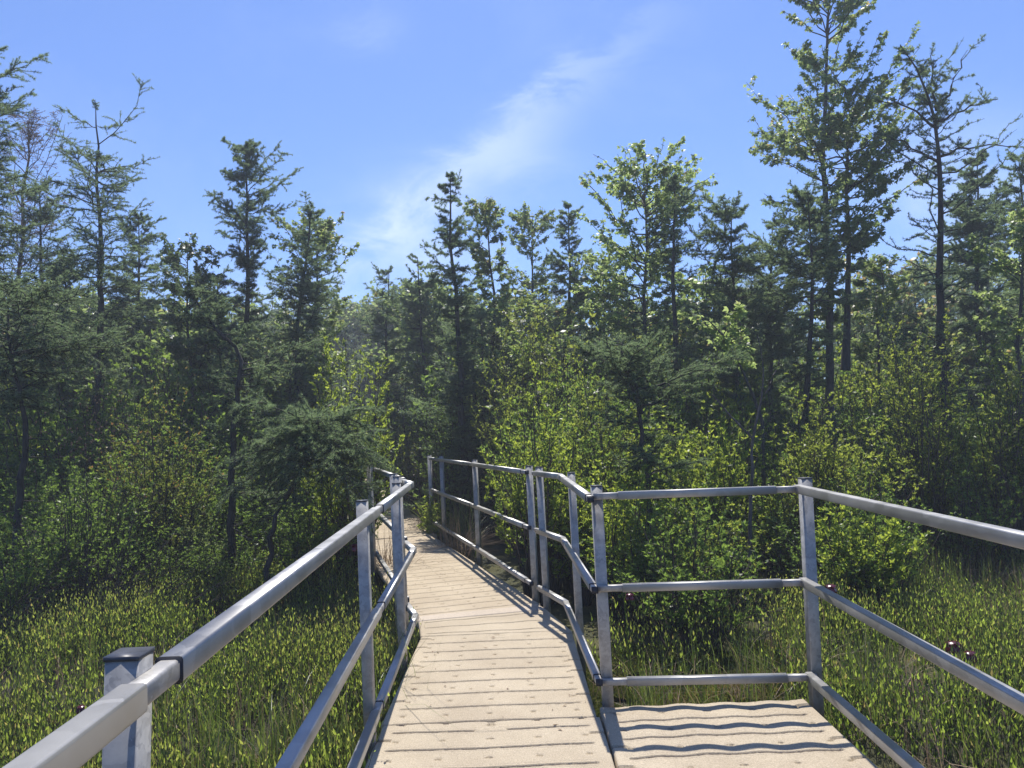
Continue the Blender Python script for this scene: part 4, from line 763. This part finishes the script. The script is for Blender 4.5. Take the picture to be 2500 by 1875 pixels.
# pitcher plant flowers
def pitcher(x,y,h,lab,s=1.0,rot=0):
    z=float(gz(x,y)); e=empty('pitcher_plant_flower',(x,y,z),lab,'flower','dark red bog flowers')
    g=G(); S=np.array([[0,0,0],[.01,.005,h*.5],[.0,0,h*.92],[.015,0,h],[.035,-.01,h-.012]]); tubes(g,S[None],np.full((1,5),.0028),5); g.build('stem',M['shrub_d'],e)
    c=np.array([.035,-.01,h-.012]); g=G()
    for layer,(n,L,W,el) in enumerate(((5,.030*s,.026*s,.15),(5,.046*s,.03*s,-.95))):
        for k in range(n):
            a=rot+k*2*PI/n+layer*.6; us=np.linspace(0,1,6); V=[]
            for u in us:
                ang=el-1.0*u*(1 if layer==0 else .9); rad=L*(u if layer==0 else math.sin(u*1.9)*.62); zz=-L*(.35*u*u if layer==0 else u*1.0)
                wd=W*math.sin(PI*min(.06+u*.8,1))*.5
                ca,sa=math.cos(a),math.sin(a)
                for sg in (-1,0,1): V.append(c+np.array([ca*rad-sa*wd*sg,sa*rad+ca*wd*sg,zz+(-.004*abs(sg))]))
            F=[[i*3+j,i*3+j+1,i*3+j+4,i*3+j+3] for i in range(5) for j in range(2)]; g.add(V,F,np.full(len(V),.25+.5*layer*(k%2)))
    g.build('bloom',M['pitcher'],e,True)
    g=G(); th=np.linspace(0,2*PI,13)[:-1]; V=[c+np.array([0,0,-.028*s])]+[c+np.array([math.cos(t)*.024*s,math.sin(t)*.024*s,-.04*s+.006*math.cos(5*t)]) for t in th]
    g.add(V,[[0,1+i,1+(i+1)%12] for i in range(12)]); g.build('style_disc',M['pitcher'],e,True)
pitcher(2.665,4.95,.355,'dark purple nodding flower right of the platform rail, upper of a touching pair',1.5)
pitcher(2.72,4.87,.315,'dark purple nodding flower right of the platform rail, lower of a touching pair',1.35,.5)
pitcher(2.02,5.2,.72,'dark red nodding flower just behind the platform corner post',1.3)
pitcher(.70,5.3,.75,'red and yellow-lit flower under the middle back rail of the platform',.95,.8)
pitcher(-1.71,8.0,.74,'small red flower left of the second left railing post',1.6,.3)
pitcher(-2.553,4.486,.40,'pinkish faded flower low in the left meadow',.9,.2)

# ------------------------------------------------------------------ camera
cam=bpy.data.cameras.new('camera'); co=bpy.data.objects.new('camera',cam); COL.objects.link(co); scene.camera=co
p,rr=.06199,-.0407
fw=np.array([0,math.cos(p),math.sin(p)]); u0=np.array([0,-math.sin(p),math.cos(p)]); r0=np.array([1.,0,0])
ri=math.cos(rr)*r0+math.sin(rr)*u0; up=-math.sin(rr)*r0+math.cos(rr)*u0
co.matrix_world=Matrix(((ri[0],up[0],-fw[0],0),(ri[1],up[1],-fw[1],0),(ri[2],up[2],-fw[2],1.5),(0,0,0,1)))
cam.sensor_width=36; cam.lens=1883.4/2500*36; cam.clip_start=.05; cam.clip_end=2000

# ------------------------------------------------------------------ light
SUN_EL=math.radians(63); SUN_AZ=math.radians(1.5)      # azimuth from +Y towards +X
sd=bpy.data.lights.new('sun','SUN'); sd.energy=4.2; sd.angle=math.radians(.53); sd.color=(1,.95,.87)
so=bpy.data.objects.new('sun',sd); COL.objects.link(so)
dv=Vector((math.sin(SUN_AZ)*math.cos(SUN_EL),math.cos(SUN_AZ)*math.cos(SUN_EL),math.sin(SUN_EL)))
so.rotation_euler=dv.to_track_quat('Z','Y').to_euler()
wd=bpy.data.worlds.new('World'); scene.world=wd; wd.use_nodes=True; nt=wd.node_tree; nt.nodes.clear(); L=nt.links.new
out=N(nt,'ShaderNodeOutputWorld'); bg=N(nt,'ShaderNodeBackground',Strength=.10)
sky=N(nt,'ShaderNodeTexSky',sky_type='NISHITA'); sky.sun_disc=False; sky.sun_elevation=SUN_EL; sky.sun_rotation=SUN_AZ; sky.altitude=200; sky.air_density=1.0; sky.dust_density=.35; sky.ozone_density=3.0
tc=N(nt,'ShaderNodeTexCoord'); sx=N(nt,'ShaderNodeSeparateXYZ'); L(tc.outputs['Generated'],sx.inputs[0])
def mth(op,a,b=None,clamp=False):
    n=nt.nodes.new('ShaderNodeMath'); n.operation=op; n.use_clamp=clamp
    for i,v in enumerate((a,b)):
        if v is None: continue
        if hasattr(v,'is_linked') or hasattr(v,'links'): L(v,n.inputs[i])
        else: n.inputs[i].default_value=v
    return n.outputs[0]
ym=mth('MAXIMUM',sx.outputs[1],.02); U=mth('DIVIDE',sx.outputs[0],ym); Vv=mth('DIVIDE',sx.outputs[2],ym)
cb=N(nt,'ShaderNodeCombineXYZ'); L(U,cb.inputs[0]); L(Vv,cb.inputs[1])
n1=N(nt,'ShaderNodeTexNoise',Scale=7.0,Detail=9.0,Roughness=.62,Distortion=.6)
mp=N(nt,'ShaderNodeMapping'); mp.inputs['Rotation'].default_value=(0,0,-.6); mp.inputs['Scale'].default_value=(1.0,2.2,1); L(cb.outputs[0],mp.inputs[0]); L(mp.outputs[0],n1.inputs['Vector'])
n2=N(nt,'ShaderNodeTexNoise',Scale=2.2,Detail=6.0,Roughness=.6,Distortion=.4); L(cb.outputs[0],n2.inputs['Vector'])
nA=mth('SUBTRACT',n1.outputs[0],.5); nB=mth('SUBTRACT',n2.outputs[0],.5)
# streak: centre line u = c(v), width grows downwards
cu=mth('MULTIPLY_ADD',Vv,1.33); cu.node.inputs[2].default_value=-.505
du=mth('ADD',mth('SUBTRACT',U,cu),mth('ADD',mth('MULTIPLY',nA,.26),mth('MULTIPLY',nB,.20)))
wdn=mth('MULTIPLY_ADD',Vv,-.05); wdn.node.inputs[2].default_value=.078
g1=mth('DIVIDE',du,wdn); g1=mth('MULTIPLY',mth('MULTIPLY',g1,g1),-1.0); g1=mth('POWER',2.718,g1)
vt=mth('MULTIPLY',mth('SUBTRACT',.60,Vv),6.0,True); g1=mth('MULTIPLY',g1,vt)
# soft patch lower left of the streak
def blob(u0,v0,su,sv,amp):
    a=mth('DIVIDE',mth('SUBTRACT',mth('ADD',U,mth('MULTIPLY',nB,.12)),u0),su); b=mth('DIVIDE',mth('SUBTRACT',mth('ADD',Vv,mth('MULTIPLY',nA,.08)),v0),sv)
    s=mth('MULTIPLY',mth('ADD',mth('MULTIPLY',a,a),mth('MULTIPLY',b,b)),-1.0); return mth('MULTIPLY',mth('POWER',2.718,s),amp)
m=mth('ADD',mth('MULTIPLY',g1,.25),blob(-.11,.28,.10,.07,.30)); m=mth('ADD',m,blob(.02,.36,.06,.05,.22)); m=mth('ADD',m,blob(-.18,.555,.05,.03,.10)); m=mth('ADD',m,blob(.62,.30,.12,.09,.25))
tex=mth('MULTIPLY_ADD',nA,4.2); tex.node.inputs[2].default_value=.75; m=mth('MULTIPLY',m,mth('MAXIMUM',tex,0.0),True)
veil=mth('MULTIPLY',mth('MAXIMUM',nB,0.0),.35); m=mth('ADD',m,veil,True)
fr=mth('GREATER_THAN',sx.outputs[1],.05); m=mth('MULTIPLY',m,fr)
hs=N(nt,'ShaderNodeMixRGB',blend_type='MULTIPLY'); hs.inputs[0].default_value=1; hs.inputs[2].default_value=(.65,.78,1.08,1); L(sky.outputs[0],hs.inputs[1])
cm=N(nt,'ShaderNodeMixRGB',blend_type='MIX'); L(m,cm.inputs[0]); L(hs.outputs[0],cm.inputs[1]); cm.inputs[2].default_value=(6.2,7.0,8.2,1)
L(cm.outputs[0],bg.inputs[0]); L(bg.outputs[0],out.inputs[0])

scene.view_settings.view_transform='Standard'; scene.view_settings.look='None'; scene.view_settings.gamma=1; scene.view_settings.exposure=.70
scene.render.engine='CYCLES'
cy=scene.cycles; cy.max_bounces=7; cy.diffuse_bounces=3; cy.glossy_bounces=2; cy.transmission_bounces=4; cy.transparent_max_bounces=4; cy.caustics_reflective=False; cy.caustics_refractive=False
cy.sample_clamp_indirect=6

# ------------------------------------------------------------------ air
g=G(); boxV(g,(0,42,6.2),I3,(70,52,8.0))
hz=bpy.data.materials.new('air'); hz.use_nodes=True; nt=hz.node_tree; nt.nodes.clear(); o_=nt.nodes.new('ShaderNodeOutputMaterial'); pv=nt.nodes.new('ShaderNodeVolumePrincipled')
pv.inputs['Density'].default_value=HAZE; pv.inputs['Color'].default_value=(.80,.88,1,1); pv.inputs['Anisotropy'].default_value=.3
nt.links.new(pv.outputs[0],o_.inputs['Volume'])
tag(g.build('haze',hz),'thin summer haze over the bog',kind='stuff')
cy.volume_bounces=0
